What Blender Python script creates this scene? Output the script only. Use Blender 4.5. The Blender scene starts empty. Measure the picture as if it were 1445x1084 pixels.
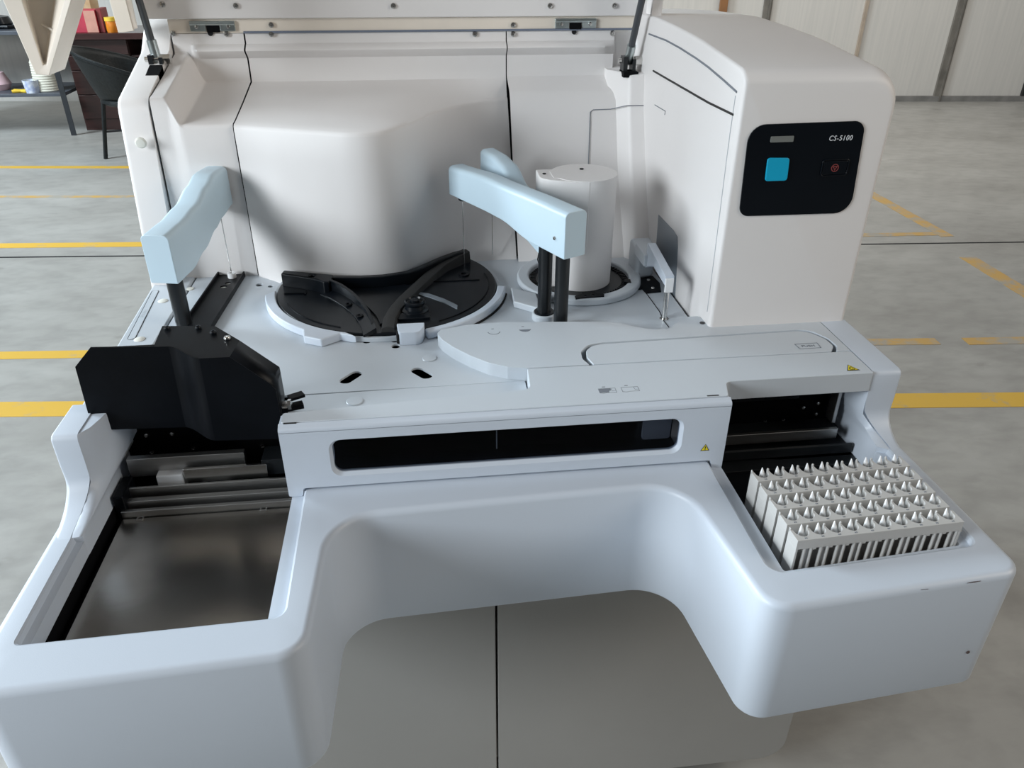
import bpy, bmesh, math, random
from mathutils import Vector, Matrix
random.seed(4)
S = bpy.context.scene
COL = S.collection
R = math.radians
PI = math.pi

# ------------------------------------------------------------------ camera
F_PX, W_PX, H_PX = 1095.0, 1445.0, 1084.0
CAM = Vector((0, 0, 1.55))
def cam_basis(yaw, pitch, roll):
    cy, sy = math.cos(yaw), math.sin(yaw); cp, sp = math.cos(pitch), math.sin(pitch); cr, sr = math.cos(roll), math.sin(roll)
    Rz = Matrix(((cy, sy, 0), (-sy, cy, 0), (0, 0, 1)))
    B = Matrix(((1, 0, 0), (0, 0, -1), (0, 1, 0)))
    P = Matrix(((1, 0, 0), (0, cp, -sp), (0, sp, cp)))
    Q = Matrix(((cr, -sr, 0), (sr, cr, 0), (0, 0, 1)))
    return Q @ P @ B @ Rz
CB = cam_basis(R(-6.97), R(30.25), R(.27))
def ray(px, py):
    return CB.transposed() @ Vector(((px - 722.5) / F_PX, (py - 542) / F_PX, 1))
def at(px, py, x=None, y=None, z=None):
    """where the sight line of a photograph pixel meets a plane of the place"""
    d = ray(px, py)
    t = (x - CAM.x) / d.x if x is not None else (y - CAM.y) / d.y if y is not None else (z - CAM.z) / d.z
    return CAM + d * t
cd = bpy.data.cameras.new('camera'); co = bpy.data.objects.new('camera', cd); COL.objects.link(co)
cd.sensor_fit = 'HORIZONTAL'; cd.sensor_width = 36; cd.lens = 36 * F_PX / W_PX; cd.clip_start = .02; cd.clip_end = 200
mm = CB.transposed() @ Matrix(((1, 0, 0), (0, -1, 0), (0, 0, -1)))
co.matrix_world = Matrix.Translation(CAM) @ mm.to_4x4()
S.camera = co

# ------------------------------------------------------------------ materials
MATS = {}
def mat(name, col, rough=.5, metal=0, noise=0, nscale=8, bump=0, bscale=200, spec=.5, col2=None, stretch=None, coat=0, alpha=None):
    m = bpy.data.materials.new(name); m.use_nodes = True
    nt = m.node_tree; b = nt.nodes['Principled BSDF']
    b.inputs['Base Color'].default_value = (*col, 1); b.inputs['Roughness'].default_value = rough
    b.inputs['Metallic'].default_value = metal; b.inputs['Specular IOR Level'].default_value = spec
    b.inputs['Coat Weight'].default_value = coat
    tc = nt.nodes.new('ShaderNodeTexCoord'); mp = nt.nodes.new('ShaderNodeMapping')
    nt.links.new(tc.outputs['Object'], mp.inputs[0])
    if stretch: mp.inputs['Scale'].default_value = stretch
    if noise or col2:
        n = nt.nodes.new('ShaderNodeTexNoise'); n.inputs['Scale'].default_value = nscale; n.inputs['Detail'].default_value = 6
        nt.links.new(mp.outputs[0], n.inputs[0])
        r = nt.nodes.new('ShaderNodeValToRGB')
        c2 = col2 or tuple(max(0, c * (1 - noise)) for c in col)
        r.color_ramp.elements[0].position = .35; r.color_ramp.elements[1].position = .65
        r.color_ramp.elements[0].color = (*c2, 1); r.color_ramp.elements[1].color = (*col, 1)
        nt.links.new(n.outputs[0], r.inputs[0]); nt.links.new(r.outputs[0], b.inputs['Base Color'])
    if bump:
        n2 = nt.nodes.new('ShaderNodeTexNoise'); n2.inputs['Scale'].default_value = bscale; n2.inputs['Detail'].default_value = 2
        nt.links.new(mp.outputs[0], n2.inputs[0])
        bp = nt.nodes.new('ShaderNodeBump'); bp.inputs['Strength'].default_value = bump; bp.inputs['Distance'].default_value = .002
        nt.links.new(n2.outputs[0], bp.inputs['Height']); nt.links.new(bp.outputs[0], b.inputs['Normal'])
    if alpha is not None: b.inputs['Alpha'].default_value = alpha
    MATS[name] = m
    return m
WHITE = mat('white_plastic', (.575, .635, .715), .42, noise=.03, nscale=3, bump=.05, bscale=900)
DECKW = mat('deck_white', (.535, .580, .625), .38, noise=.04, nscale=4, bump=.05, bscale=900)
WARMW = mat('rear_white_plastic', (.75, .73, .72), .5, noise=.03, nscale=3, bump=.05, bscale=900)
PANEL = mat('cabinet_grey_paint_shaded', (.34, .335, .32), .5, noise=.03, nscale=5, bump=.08, bscale=700)  # grey darkened to carry the shade on the doors below the arms
BEIGE = mat('aged_beige_plastic', (.78, .71, .62), .5, noise=.08, nscale=9)
BLUE = mat('pale_blue_plastic', (.54, .68, .77), .38, noise=.03, nscale=10, bump=.04, bscale=900)
BLACK = mat('black_plastic', (.005, .007, .010), .28, noise=.3, nscale=12, spec=.25)
BLACKM = mat('black_painted_sheet', (.003, .004, .006), .36, noise=.3, nscale=20, bump=.06, bscale=800, spec=.13)
ANOD = mat('black_anodised', (.012, .014, .016), .3, noise=.3, nscale=20, spec=.35)
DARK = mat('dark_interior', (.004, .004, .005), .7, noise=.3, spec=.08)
GASK = mat('dark_gap', (.02, .02, .022), .7, noise=.3, spec=.1)
GLOSS = mat('gloss_black_panel', (.002, .004, .007), .25, noise=.2, spec=.3)
STEEL = mat('stainless_plate', (.48, .455, .42), .25, metal=1, noise=.12, nscale=9, bump=.03, bscale=30, stretch=(1, 3, 1))
RAILM = mat('rail_steel', (.58, .575, .56), .33, metal=1, noise=.15, nscale=14, stretch=(1, 6, 6))
CHROME = mat('bright_steel', (.68, .67, .65), .2, metal=1, noise=.05)
ZINC = mat('zinc_plated', (.52, .58, .58), .3, metal=1, noise=.15, nscale=60)
STRUTM = mat('strut_grey', (.05, .055, .062), .4, noise=.2)
RACK = mat('rack_grey_plastic', (.52, .515, .50), .5, noise=.06, nscale=20, bump=.08, bscale=900)
CLIP = mat('clip_white_plastic', (.80, .81, .82), .4, noise=.03)
CAPM = mat('cream_cap', (.74, .74, .68), .4, noise=.03)
CYAN = mat('cyan_button', (.0, .36, .58), .4, noise=.05)
LEDM = mat('grey_lamp_window', (.17, .18, .17), .35, noise=.1)
REDM = mat('dull_red_print', (.20, .035, .035), .5, noise=.1)
PRINT = mat('grey_print', (.18, .20, .23), .6, noise=.1)
PRINTL = mat('light_grey_print', (.42, .44, .47), .6, noise=.1)
LETTER = mat('silver_lettering', (.62, .64, .66), .5, noise=.05)
YELLOW = mat('warning_yellow', (.80, .66, .02), .5, noise=.05)
BLKP = mat('black_print', (.012, .012, .012), .5, noise=.1)
SLATE = mat('slate_seal', (.16, .19, .25), .5, noise=.1)
GREYST = mat('grey_strip', (.20, .23, .26), .35, noise=.1)
RUBBER = mat('black_rubber', (.02, .02, .02), .7, noise=.2)
WOOD = mat('dark_mahogany', (.040, .017, .015), .28, col2=(.026, .011, .010), nscale=6, stretch=(1, 10, 10))
WOODT = mat('mahogany_top', (.055, .024, .022), .18, col2=(.038, .016, .015), nscale=6, stretch=(1, 10, 10))
CHAIRM = mat('dark_woven_resin', (.009, .012, .013), .45, noise=.5, nscale=60, spec=.3, bump=.8, bscale=70)
IRON = mat('dark_grey_iron', (.022, .025, .03), .4, noise=.2, nscale=20)
SHELFM = mat('slate_shelf_board', (.085, .095, .115), .4, noise=.2, nscale=10)
KRAFT = mat('kraft_card', (.52, .34, .18), .7, col2=(.60, .45, .27), nscale=14)
REDB = mat('crimson_card', (.52, .035, .07), .5, noise=.2, nscale=10)
PINKB = mat('salmon_card', (.62, .30, .23), .5, noise=.15, nscale=14)
DKRED = mat('dark_red_card', (.24, .03, .03), .5, noise=.2)
ORANGE = mat('amber_jar', (.78, .25, .02), .3, noise=.2, nscale=20)
LEMON = mat('yellow_lid', (.85, .58, .06), .4, noise=.05)
PINK = mat('pale_pink_paper', (.78, .55, .60), .6, noise=.1)
CREAM = mat('cream_thread', (.72, .70, .60), .7, noise=.15, nscale=40, stretch=(1, 1, 8))
POT = mat('printed_white_tub', (.70, .74, .80), .4, col2=(.35, .42, .62), nscale=30)
WALLM = mat('wall_panel', (.60, .58, .545), .55, col2=(.555, .54, .51), nscale=3, stretch=(14, 14, .5))
POSTM = mat('galvanised_post', (.24, .225, .20), .5, metal=.3, noise=.35, nscale=6)
TANP = mat('tan_joint_strip', (.40, .33, .26), .6, noise=.15)
BASEM = mat('grey_base_angle', (.22, .215, .205), .6, noise=.3, nscale=8)
ORW = mat('orange_wood', (.28, .13, .05), .6, noise=.2)

def glass_mat():
    m = bpy.data.materials.new('smoked_glass'); m.use_nodes = True; nt = m.node_tree
    for n in list(nt.nodes): nt.nodes.remove(n)
    o = nt.nodes.new('ShaderNodeOutputMaterial'); mx = nt.nodes.new('ShaderNodeMixShader'); t = nt.nodes.new('ShaderNodeBsdfTransparent'); g = nt.nodes.new('ShaderNodeBsdfGlossy')
    lw = nt.nodes.new('ShaderNodeLayerWeight'); lw.inputs[0].default_value = .25
    t.inputs[0].default_value = (.62, .64, .68, 1); g.inputs[0].default_value = (.6, .6, .6, 1); g.inputs[1].default_value = .08
    mu = nt.nodes.new('ShaderNodeMath'); mu.operation = 'MULTIPLY'; mu.inputs[1].default_value = .25
    nt.links.new(lw.outputs['Fresnel'], mu.inputs[0]); nt.links.new(mu.outputs[0], mx.inputs[0])
    nt.links.new(t.outputs[0], mx.inputs[1]); nt.links.new(g.outputs[0], mx.inputs[2]); nt.links.new(mx.outputs[0], o.inputs[0])
    return m
SMOKED = glass_mat()

def floor_mat():
    m = bpy.data.materials.new('concrete'); m.use_nodes = True; nt = m.node_tree; b = nt.nodes['Principled BSDF']
    tc = nt.nodes.new('ShaderNodeTexCoord')
    mp = nt.nodes.new('ShaderNodeMapping'); mp.inputs['Scale'].default_value = (1, 1.8, 1); nt.links.new(tc.outputs['Object'], mp.inputs[0])
    n1 = nt.nodes.new('ShaderNodeTexNoise'); n1.inputs['Scale'].default_value = 1.1; n1.inputs['Detail'].default_value = 8; n1.inputs['Roughness'].default_value = .62
    n2 = nt.nodes.new('ShaderNodeTexNoise'); n2.inputs['Scale'].default_value = 9; n2.inputs['Detail'].default_value = 8; n2.inputs['Distortion'].default_value = .25
    n3 = nt.nodes.new('ShaderNodeTexNoise'); n3.inputs['Scale'].default_value = 5; n3.inputs['Detail'].default_value = 4
    for n in (n1, n2, n3): nt.links.new(mp.outputs[0], n.inputs[0])
    r1 = nt.nodes.new('ShaderNodeValToRGB'); e = r1.color_ramp.elements
    e[0].position = .3; e[0].color = (.275, .268, .25, 1); e[1].position = .7; e[1].color = (.375, .37, .35, 1)
    r2 = nt.nodes.new('ShaderNodeValToRGB'); e = r2.color_ramp.elements
    e[0].position = .3; e[0].color = (.78, .78, .78, 1); e[1].position = .6; e[1].color = (1.05, 1.05, 1.05, 1)
    r3 = nt.nodes.new('ShaderNodeValToRGB'); e = r3.color_ramp.elements      # sparse dark stains
    e[0].position = .24; e[0].color = (.66, .65, .63, 1); e[1].position = .33; e[1].color = (1, 1, 1, 1)
    nt.links.new(n1.outputs[0], r1.inputs[0]); nt.links.new(n2.outputs[0], r2.inputs[0]); nt.links.new(n3.outputs[0], r3.inputs[0])
    x1 = nt.nodes.new('ShaderNodeMix'); x1.data_type = 'RGBA'; x1.blend_type = 'MULTIPLY'; x1.inputs[0].default_value = .6
    x2 = nt.nodes.new('ShaderNodeMix'); x2.data_type = 'RGBA'; x2.blend_type = 'MULTIPLY'; x2.inputs[0].default_value = .6
    nt.links.new(r1.outputs[0], x1.inputs[6]); nt.links.new(r2.outputs[0], x1.inputs[7])
    nt.links.new(x1.outputs[2], x2.inputs[6]); nt.links.new(r3.outputs[0], x2.inputs[7])
    nt.links.new(x2.outputs[2], b.inputs['Base Color'])
    b.inputs['Roughness'].default_value = .42
    bp = nt.nodes.new('ShaderNodeBump'); bp.inputs['Strength'].default_value = .15; bp.inputs['Distance'].default_value = .01
    nt.links.new(n2.outputs[0], bp.inputs['Height']); nt.links.new(bp.outputs[0], b.inputs['Normal'])
    return m
CONC = floor_mat()

def paint_mat(name, col, wear, seed):
    m = bpy.data.materials.new(name); m.use_nodes = True; nt = m.node_tree; b = nt.nodes['Principled BSDF']
    b.inputs['Roughness'].default_value = .5
    tc = nt.nodes.new('ShaderNodeTexCoord'); mp = nt.nodes.new('ShaderNodeMapping'); mp.inputs['Location'].default_value = (seed, seed * 2.1, 0)
    nt.links.new(tc.outputs['Object'], mp.inputs[0])
    n = nt.nodes.new('ShaderNodeTexNoise'); n.inputs['Scale'].default_value = 7; n.inputs['Detail'].default_value = 7; n.inputs['Roughness'].default_value = .7
    nt.links.new(mp.outputs[0], n.inputs[0])
    r = nt.nodes.new('ShaderNodeValToRGB'); e = r.color_ramp.elements
    e[0].position = wear - .08; e[0].color = (.33, .31, .27, 1); e[1].position = wear + .08; e[1].color = (*col, 1)
    nt.links.new(n.outputs[0], r.inputs[0]); nt.links.new(r.outputs[0], b.inputs['Base Color'])
    return m

# ------------------------------------------------------------------ mesh helpers
def fillet(pts, rads, n=6):
    """round the corners of a closed 2-D polygon"""
    out = []; N = len(pts)
    if not hasattr(rads, '__len__'): rads = [rads] * N
    for i in range(N):
        p = Vector(pts[i][:2]); a = Vector(pts[i - 1][:2]); b = Vector(pts[(i + 1) % N][:2]); r = rads[i]
        u = (a - p); v = (b - p)
        if r <= 0 or u.length < 1e-6 or v.length < 1e-6: out.append((p.x, p.y)); continue
        lu, lv = u.length, v.length; u.normalize(); v.normalize()
        ang = u.angle(v); t = min(r / math.tan(ang / 2), .49 * lu, .49 * lv)
        if abs(ang - PI) < .02: out.append((p.x, p.y)); continue
        r = t * math.tan(ang / 2); c = p + (u + v).normalized() * (r / math.sin(ang / 2))
        s = p + u * t - c; e = p + v * t - c
        a0 = math.atan2(s.y, s.x); a1 = math.atan2(e.y, e.x); da = (a1 - a0 + PI) % (2 * PI) - PI
        for k in range(n + 1):
            q = a0 + da * k / n; out.append((c.x + r * math.cos(q), c.y + r * math.sin(q)))
    return out
def inset(loop, d):
    """move a dense closed 2-D counter-clockwise loop inwards by d"""
    N = len(loop); out = []
    for i in range(N):
        a = Vector(loop[i - 1]); p = Vector(loop[i]); b = Vector(loop[(i + 1) % N])
        t1 = (p - a); t2 = (b - p)
        if t1.length < 1e-7: t1 = t2
        if t2.length < 1e-7: t2 = t1
        t1 = t1.normalized(); t2 = t2.normalized()
        n1 = Vector((-t1.y, t1.x)); n2 = Vector((-t2.y, t2.x)); nn = n1 + n2
        nn = nn / max(.6, nn.length_squared / 2)
        out.append((p.x + nn.x * d, p.y + nn.y * d))
    return out
def circle(cx, cy, r, n=32, a0=0, a1=2 * PI, ry=None):
    ry = ry or r
    full = abs(a1 - a0 - 2 * PI) < 1e-6
    return [(cx + r * math.cos(a0 + (a1 - a0) * k / (n if full else n - 1)), cy + ry * math.sin(a0 + (a1 - a0) * k / (n if full else n - 1))) for k in range(n)]
def rrect(x0, y0, x1, y1, r, n=5):
    return fillet([(x0, y0), (x1, y0), (x1, y1), (x0, y1)], r, n)
AX = {'z': lambda u, v, w: (u, v, w), 'y': lambda u, v, w: (u, w, v), 'x': lambda u, v, w: (w, u, v)}

class MB:
    def __init__(s): s.bm = bmesh.new()
    def box(s, lo, hi):
        r = bmesh.ops.create_cube(s.bm, size=1)
        c = (Vector(lo) + Vector(hi)) / 2; d = Vector(hi) - Vector(lo)
        for v in r['verts']: v.co = Vector((v.co.x * d.x, v.co.y * d.y, v.co.z * d.z)) + c
        return s
    def obox(s, c, dims, rz=0, rx=0, ry=0):
        r = bmesh.ops.create_cube(s.bm, size=1); M = Matrix.Translation(c) @ Matrix.Rotation(rz, 4, 'Z') @ Matrix.Rotation(ry, 4, 'Y') @ Matrix.Rotation(rx, 4, 'X')
        for v in r['verts']: v.co = M @ Vector((v.co.x * dims[0], v.co.y * dims[1], v.co.z * dims[2]))
        return s
    def prism(s, outer, holes=(), w0=0, w1=1, axis='z'):
        f = AX[axis]; bm = s.bm; rings = []
        for loop in [outer] + list(holes):
            lo = [bm.verts.new(f(u, v, w0)) for u, v in loop]; hi = [bm.verts.new(f(u, v, w1)) for u, v in loop]
            n = len(lo)
            for i in range(n): bm.faces.new((lo[i], lo[(i + 1) % n], hi[(i + 1) % n], hi[i]))
            rings.append((lo, hi))
        if not holes:
            bm.faces.new(rings[0][0]); bm.faces.new(rings[0][1])
        else:
            for k in (0, 1):
                es = []
                for r in rings:
                    vs = r[k]
                    for i in range(len(vs)):
                        e = bm.edges.get((vs[i], vs[(i + 1) % len(vs)])); es.append(e)
                bmesh.ops.triangle_fill(bm, use_beauty=True, use_dissolve=False, edges=es)
        return s
    def loft(s, rows, close=True, cap0=True, cap1=True):
        bm = s.bm; vr = [[bm.verts.new(p) for p in row] for row in rows]
        n = len(rows[0])
        for a, b in zip(vr, vr[1:]):
            for i in range(n if close else n - 1):
                bm.faces.new((a[i], a[(i + 1) % n], b[(i + 1) % n], b[i]))
        if close and cap0: bm.faces.new(vr[0])
        if close and cap1: bm.faces.new(vr[-1])
        return vr
    def cyl(s, p0, p1, r, r1=None, n=20):
        p0, p1 = Vector(p0), Vector(p1); r1 = r if r1 is None else r1
        d = (p1 - p0).normalized(); a = d.orthogonal().normalized(); b = d.cross(a)
        s.loft([[p + (a * math.cos(2 * PI * k / n) + b * math.sin(2 * PI * k / n)) * q for k in range(n)] for p, q in ((p0, r), (p1, r1))])
        return s
    def lathe(s, c, prof, axis=(0, 0, 1), n=24):
        """prof: (radius, height) pairs along axis from c"""
        c = Vector(c); d = Vector(axis).normalized(); a = d.orthogonal().normalized(); b = d.cross(a)
        s.loft([[c + d * h + (a * math.cos(2 * PI * k / n) + b * math.sin(2 * PI * k / n)) * max(r, 1e-5) for k in range(n)] for r, h in prof])
        return s
    def tube(s, pts, r, n=8, rs=None):
        pts = [Vector(p) for p in pts]; rows = []
        up = None
        for i, p in enumerate(pts):
            d = (pts[min(i + 1, len(pts) - 1)] - pts[max(i - 1, 0)]).normalized()
            if up is None: up = d.orthogonal().normalized()
            up = (up - d * up.dot(d)).normalized(); b = d.cross(up); q = rs[i] if rs else r
            rows.append([p + (up * math.cos(2 * PI * k / n) + b * math.sin(2 * PI * k / n)) * q for k in range(n)])
        s.loft(rows); return s
    def poly(s, pts):
        s.bm.faces.new([s.bm.verts.new(p) for p in pts]); return s

ORG = {}
def link(name, data, loc, parent):
    o = bpy.data.objects.new(name, data); COL.objects.link(o)
    ORG[o.name] = Vector(loc)
    if parent is not None:
        o.parent = parent; o.location = Vector(loc) - ORG[parent.name]
    else: o.location = loc
    return o
def obj(name, mb, m, parent=None, bevel=0, seg=2, ang=35, label=None, flip=True, solid=0, bang=30):
    bm = mb.bm
    bmesh.ops.remove_doubles(bm, verts=bm.verts, dist=1e-6)
    if flip: bmesh.ops.recalc_face_normals(bm, faces=bm.faces)
    me = bpy.data.meshes.new(name)
    bb = [v.co for v in bm.verts]
    c = Vector([(min(v[i] for v in bb) + max(v[i] for v in bb)) / 2 for i in range(3)])
    bmesh.ops.translate(bm, verts=bm.verts, vec=-c)
    bm.to_mesh(me); bm.free()
    me.materials.append(m)
    me.shade_smooth()
    o = link(name, me, c, parent)
    if solid:
        md = o.modifiers.new('solid', 'SOLIDIFY'); md.thickness = solid; md.offset = -1
    if bevel:
        md = o.modifiers.new('bevel', 'BEVEL'); md.width = bevel; md.segments = seg; md.limit_method = 'ANGLE'; md.angle_limit = R(bang); md.harden_normals = True
    else: me.set_sharp_from_angle(angle=R(ang))
    if label: o['label'] = label
    return o
def thing(name, loc, label, cat, group=None):
    o = link(name, None, loc, None); o['label'] = label; o['category'] = cat; o.empty_display_size = .05
    if group: o['group'] = group
    return o
def tag(o, label, cat, group=None):
    o['label'] = label; o['category'] = cat
    if group: o['group'] = group
    return o
def struct(o): o['kind'] = 'structure'; return o
def dup(o, d, parent=None):
    """a copy of one object, moved by d (a part) """
    c = o.copy(); COL.objects.link(c); ORG[c.name] = ORG[o.name] + Vector(d)
    if parent is not None: c.parent = parent; c.location = ORG[c.name] - ORG[parent.name]
    else: c.location = ORG[c.name]
    return c
def text_mb(s, size, place, depth=.0004, spacing=1.0):
    """lettering as mesh: place maps (u, v, w) to the scene"""
    cu = bpy.data.curves.new('lettering', 'FONT'); cu.body = s; cu.size = size; cu.align_x = 'CENTER'; cu.align_y = 'CENTER'; cu.extrude = depth; cu.resolution_u = 4; cu.space_character = spacing
    t = bpy.data.objects.new('lettering', cu); COL.objects.link(t)
    dg = bpy.context.evaluated_depsgraph_get(); me = bpy.data.meshes.new_from_object(t.evaluated_get(dg))
    mb = MB(); mb.bm.from_mesh(me)
    for v in mb.bm.verts: v.co = Vector(place(*v.co))
    bpy.data.objects.remove(t); bpy.data.curves.remove(cu); bpy.data.meshes.remove(me)
    return mb

# ------------------------------------------------------------------ room
def bl(u, v, z=0):                        # the building stands turned a little against the machine
    c, s = math.cos(R(-5.5)), math.sin(R(-5.5)); return (u * c - v * s, u * s + v * c, z)
m = MB(); m.prism([bl(-9, -5)[:2], bl(11, -5)[:2], bl(11, 9.6)[:2], bl(-9, 9.6)[:2]], w0=-.1, w1=0)
struct(obj('floor', m, CONC))
WY = 8.60                                 # building depth of the back wall
m = MB(); a, b_, c_, d_ = bl(-9, WY), bl(11, WY), bl(11, WY + .12), bl(-9, WY + .12)
m.prism([a[:2], b_[:2], c_[:2], d_[:2]], w0=0, w1=5)
struct(obj('wall_back', m, WALLM))
def wall_u(px, py):                       # where a pixel's sight line meets the back wall
    d = ray(px, py); n = Vector((-math.sin(R(-5.5)), math.cos(R(-5.5)), 0)); t = (WY - CAM.dot(n)) / d.dot(n); p = CAM + d * t
    c, s = math.cos(R(5.5)), math.sin(R(5.5)); return p.x * c - p.y * s, p.z
def bbox_bl(m, u0, u1, v0, v1, z0, z1):
    m.prism([bl(u0, v0)[:2], bl(u1, v0)[:2], bl(u1, v1)[:2], bl(u0, v1)[:2]], w0=z0, w1=z1); return m
k = 0
for px, py, w, mt, nm in ((1321, 138, .085, POSTM, 1), (1207, 80, .03, TANP, 2), (1081, 20, .08, POSTM, 3), (1447, 130, .10, RUBBER, 4)):
    u, z = wall_u(px, py); m = MB(); bbox_bl(m, u - w / 2, u + w / 2, WY - .03, WY + .01, 0, 5)
    if w > .07: bbox_bl(m, u + w * .1, u + w * .28, WY - .045, WY, 0, 5)
    struct(obj('trim_%d' % nm, m, mt))
m = MB(); bbox_bl(m, 1.5, 11, WY - .035, WY + .01, 0, .055); struct(obj('baseboard_back', m, BASEM))
u, z = wall_u(1020, 13); m = MB(); bbox_bl(m, u - .05, u + .03, WY - .06, WY - .031, .3, 1.1)
tag(obj('wooden_batten', m, ORW, bevel=.004), 'orange wooden batten leaning upright on the pale back wall', 'batten')

# painted lines
def floor_line(pts, w, m, label):
    mb = MB(); L = []; Rr = []
    P = [Vector(p) for p in pts]
    for i, p in enumerate(P):
        d = (P[min(i + 1, len(P) - 1)] - P[max(i - 1, 0)]); d.z = 0; d.normalize(); n = Vector((-d.y, d.x, 0)) * w / 2
        L.append(p + n); Rr.append(p - n)
    loop = [(q.x, q.y) for q in L] + [(q.x, q.y) for q in reversed(Rr)]
    mb.prism(loop, w0=0, w1=.0015)
    tag(obj('floor_line', mb, m), label, 'floor marking', 'yellow lines painted on the concrete')
fresh = paint_mat('yellow_line_paint', (.62, .38, .045), .36, 1.0)
worn = paint_mat('worn_yellow_paint', (.50, .31, .09), .47, 4.0)
G = lambda px, py: at(px, py, z=0)
def ext(a, b, ta, tb): return [tuple(a + (b - a) * ta), tuple(a + (b - a) * tb)]
floor_line(ext(G(0, 236), G(180, 236), -.6, 1.8), .065, fresh, 'thin yellow floor line farthest back, nearest the chair legs')
floor_line(ext(G(0, 278), G(190, 277.5), -.6, 1.6), .045, worn, 'faint yellow floor line second from the chair, left of the white machine')
floor_line(ext(G(0, 347), G(200, 345), -.6, 3.2), .075, fresh, 'yellow floor line beside the left blue probe arm, just above a dark floor joint')
floor_line(ext(G(0, 502), G(115, 500), -1, 2.2), .068, fresh, 'yellow floor line ending behind the top edge of the black bracket')
floor_line(ext(G(0, 578), G(1445, 564), -.3, 1.3), .105, fresh, 'widest yellow floor line, running behind the machine to the right front wing')
floor_line(ext(G(1222, 483), G(1323, 482), -.6, 1.0), .06, worn, 'worn yellow floor line right behind the foot of the tower')
floor_line(ext(G(1362, 482), G(1445, 480.5), 0, 2), .065, worn, 'short worn yellow line far right, level with the tower foot, beyond a gap')
floor_line(ext(G(1215, 332), G(1320, 330), -.3, 1.0), .055, worn, 'faded yellow line meeting the diagonal one, right of the black control panel')
floor_line(ext(G(1228, 273), G(1337, 334), -.4, 1.0), .085, worn, 'diagonal worn yellow line starting right of the black control panel')
floor_line(ext(G(1365, 363), G(1450, 415), 0, 1.4), .095, worn, 'diagonal worn yellow patch at the right edge, beyond the dark floor joint')
m = MB()
for p, q in ((G(-60, 364), G(220, 361)), (G(1205, 345), G(1500, 341))):
    d = (q - p).normalized(); n = Vector((-d.y, d.x, 0)) * .008
    m.prism([(p + n)[:2], (q + n)[:2], (q - n)[:2], (p - n)[:2]], w0=0, w1=.0008)
struct(obj('trim_5', m, GASK))

# ------------------------------------------------------------------ background furniture, left
desk = thing('desk', (-2.3, 7.7, 0), 'dark mahogany office desk with drawers behind the black chair', 'desk')
m = MB(); m.box((-2.925, 7.45, .75), (-1.2, 8.1, .80)); obj('desktop', m, WOODT, desk, bevel=.006)
m = MB(); m.box((-2.915, 7.53, .0), (-2.40, 8.05, .75)); m.box((-1.28, 7.53, .0), (-1.22, 8.05, .75)); m.box((-2.40, 8.0, .2), (-1.22, 8.03, .75)); obj('carcass', m, WOOD, desk, bevel=.004)
for z0, z1 in ((.10, .30), (.305, .50), (.505, .62), (.625, .745)):
    m = MB(); m.box((-2.91, 7.515, z0), (-2.405, 7.53, z1)); d = obj('drawer', m, WOOD, desk, bevel=.005)
m = MB(); m.box((-2.40, 7.55, .60), (-1.28, 8.0, .615)); obj('shelf', m, WOOD, desk)
m = MB(); m.box((-2.38, 7.56, .0), (-2.05, 7.9, .14))
tag(obj('storage_box', m, BLACK, bevel=.01), 'low black box on the floor under the mahogany desk', 'box')
def pxbox(name, px0, px1, pyt, y, m, label, dep=.2, z0=.80, z1=None, cat='box', group=None, off=0):
    a = at(px0, 33, y=y); b = at(px1, 33, y=y); t = at((px0 + px1) / 2, pyt, y=y).z if z1 is None else z1
    mb = MB(); mb.box((a.x, y, z0), (b.x, y + dep, t)); o = obj(name, mb, m, bevel=.004)
    return tag(o, label, cat, group)
pxbox('carton', 98, 137, 14, 7.50, REDB, 'crimson and salmon printed carton on the mahogany desk', .14)
m = MB(); a = at(121, 33, y=7.5); b = at(137, 33, y=7.5); t = at(121, 15, y=7.5).z
m.box((a.x, 7.496, .803), (b.x, 7.5, t)); o = obj('label_panel', m, PINKB, bpy.data.objects['carton'], label='salmon half of the carton front')
pxbox('cardboard_box', 100, 134, 0, 7.75, KRAFT, 'brown cardboard box standing behind the crimson carton', .2, z1=1.12)
pxbox('storage_carton', 139, 146, 12, 7.52, DKRED, 'dark red box between the crimson carton and the yellow jar', .16)
a = at(153.5, 33, y=7.5); r_ = .045; jar = thing('jar', (a.x, 7.55, .80), 'amber jar with a yellow lid on the mahogany desk', 'jar')
m = MB(); m.lathe((a.x, 7.55, .80), [(.0, 0), (.04, 0), (.043, .01), (.043, .085), (.035, .10)]); obj('body', m, ORANGE, jar)
m = MB(); m.lathe((a.x, 7.55, .885), [(.0, 0), (.046, 0), (.046, .03), (.0, .03)]); obj('lid', m, LEMON, jar)

# shelf table at the far left
sh = thing('shelf_table', (-3.5, 7.5, 0), 'dark iron shelf table with a slate lower board at the far left', 'table')
m = MB(); m.box((-4.4, 7.37, .318), (-2.96, 8.0, .345)); obj('lower_shelf', m, SHELFM, sh, bevel=.004)
m = MB(); m.box((-4.4, 7.37, .80), (-2.96, 8.0, .83)); obj('tabletop', m, SHELFM, sh, bevel=.004)
def angle_leg(x0, x1, y0, y1):
    mb = MB(); mb.loft([[(x0 - .022, y0, z), (x0 + .022, y0, z), (x0 + .022, y0 + .006, z), (x0 - .016, y0 + .006, z), (x0 - .016, y0 + .04, z), (x0 - .022, y0 + .04, z)] if k == 0 else
                        [(x1 - .022, y1, z), (x1 + .022, y1, z), (x1 + .022, y1 + .006, z), (x1 - .016, y1 + .006, z), (x1 - .016, y1 + .04, z), (x1 - .022, y1 + .04, z)] for k, z in ((0, 0), (1, .83))]); return mb
obj('leg', angle_leg(-2.955, -2.955, 7.33, 7.33), IRON, sh); obj('leg', angle_leg(-2.955, -2.955, 7.98, 7.98), IRON, sh)
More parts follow.
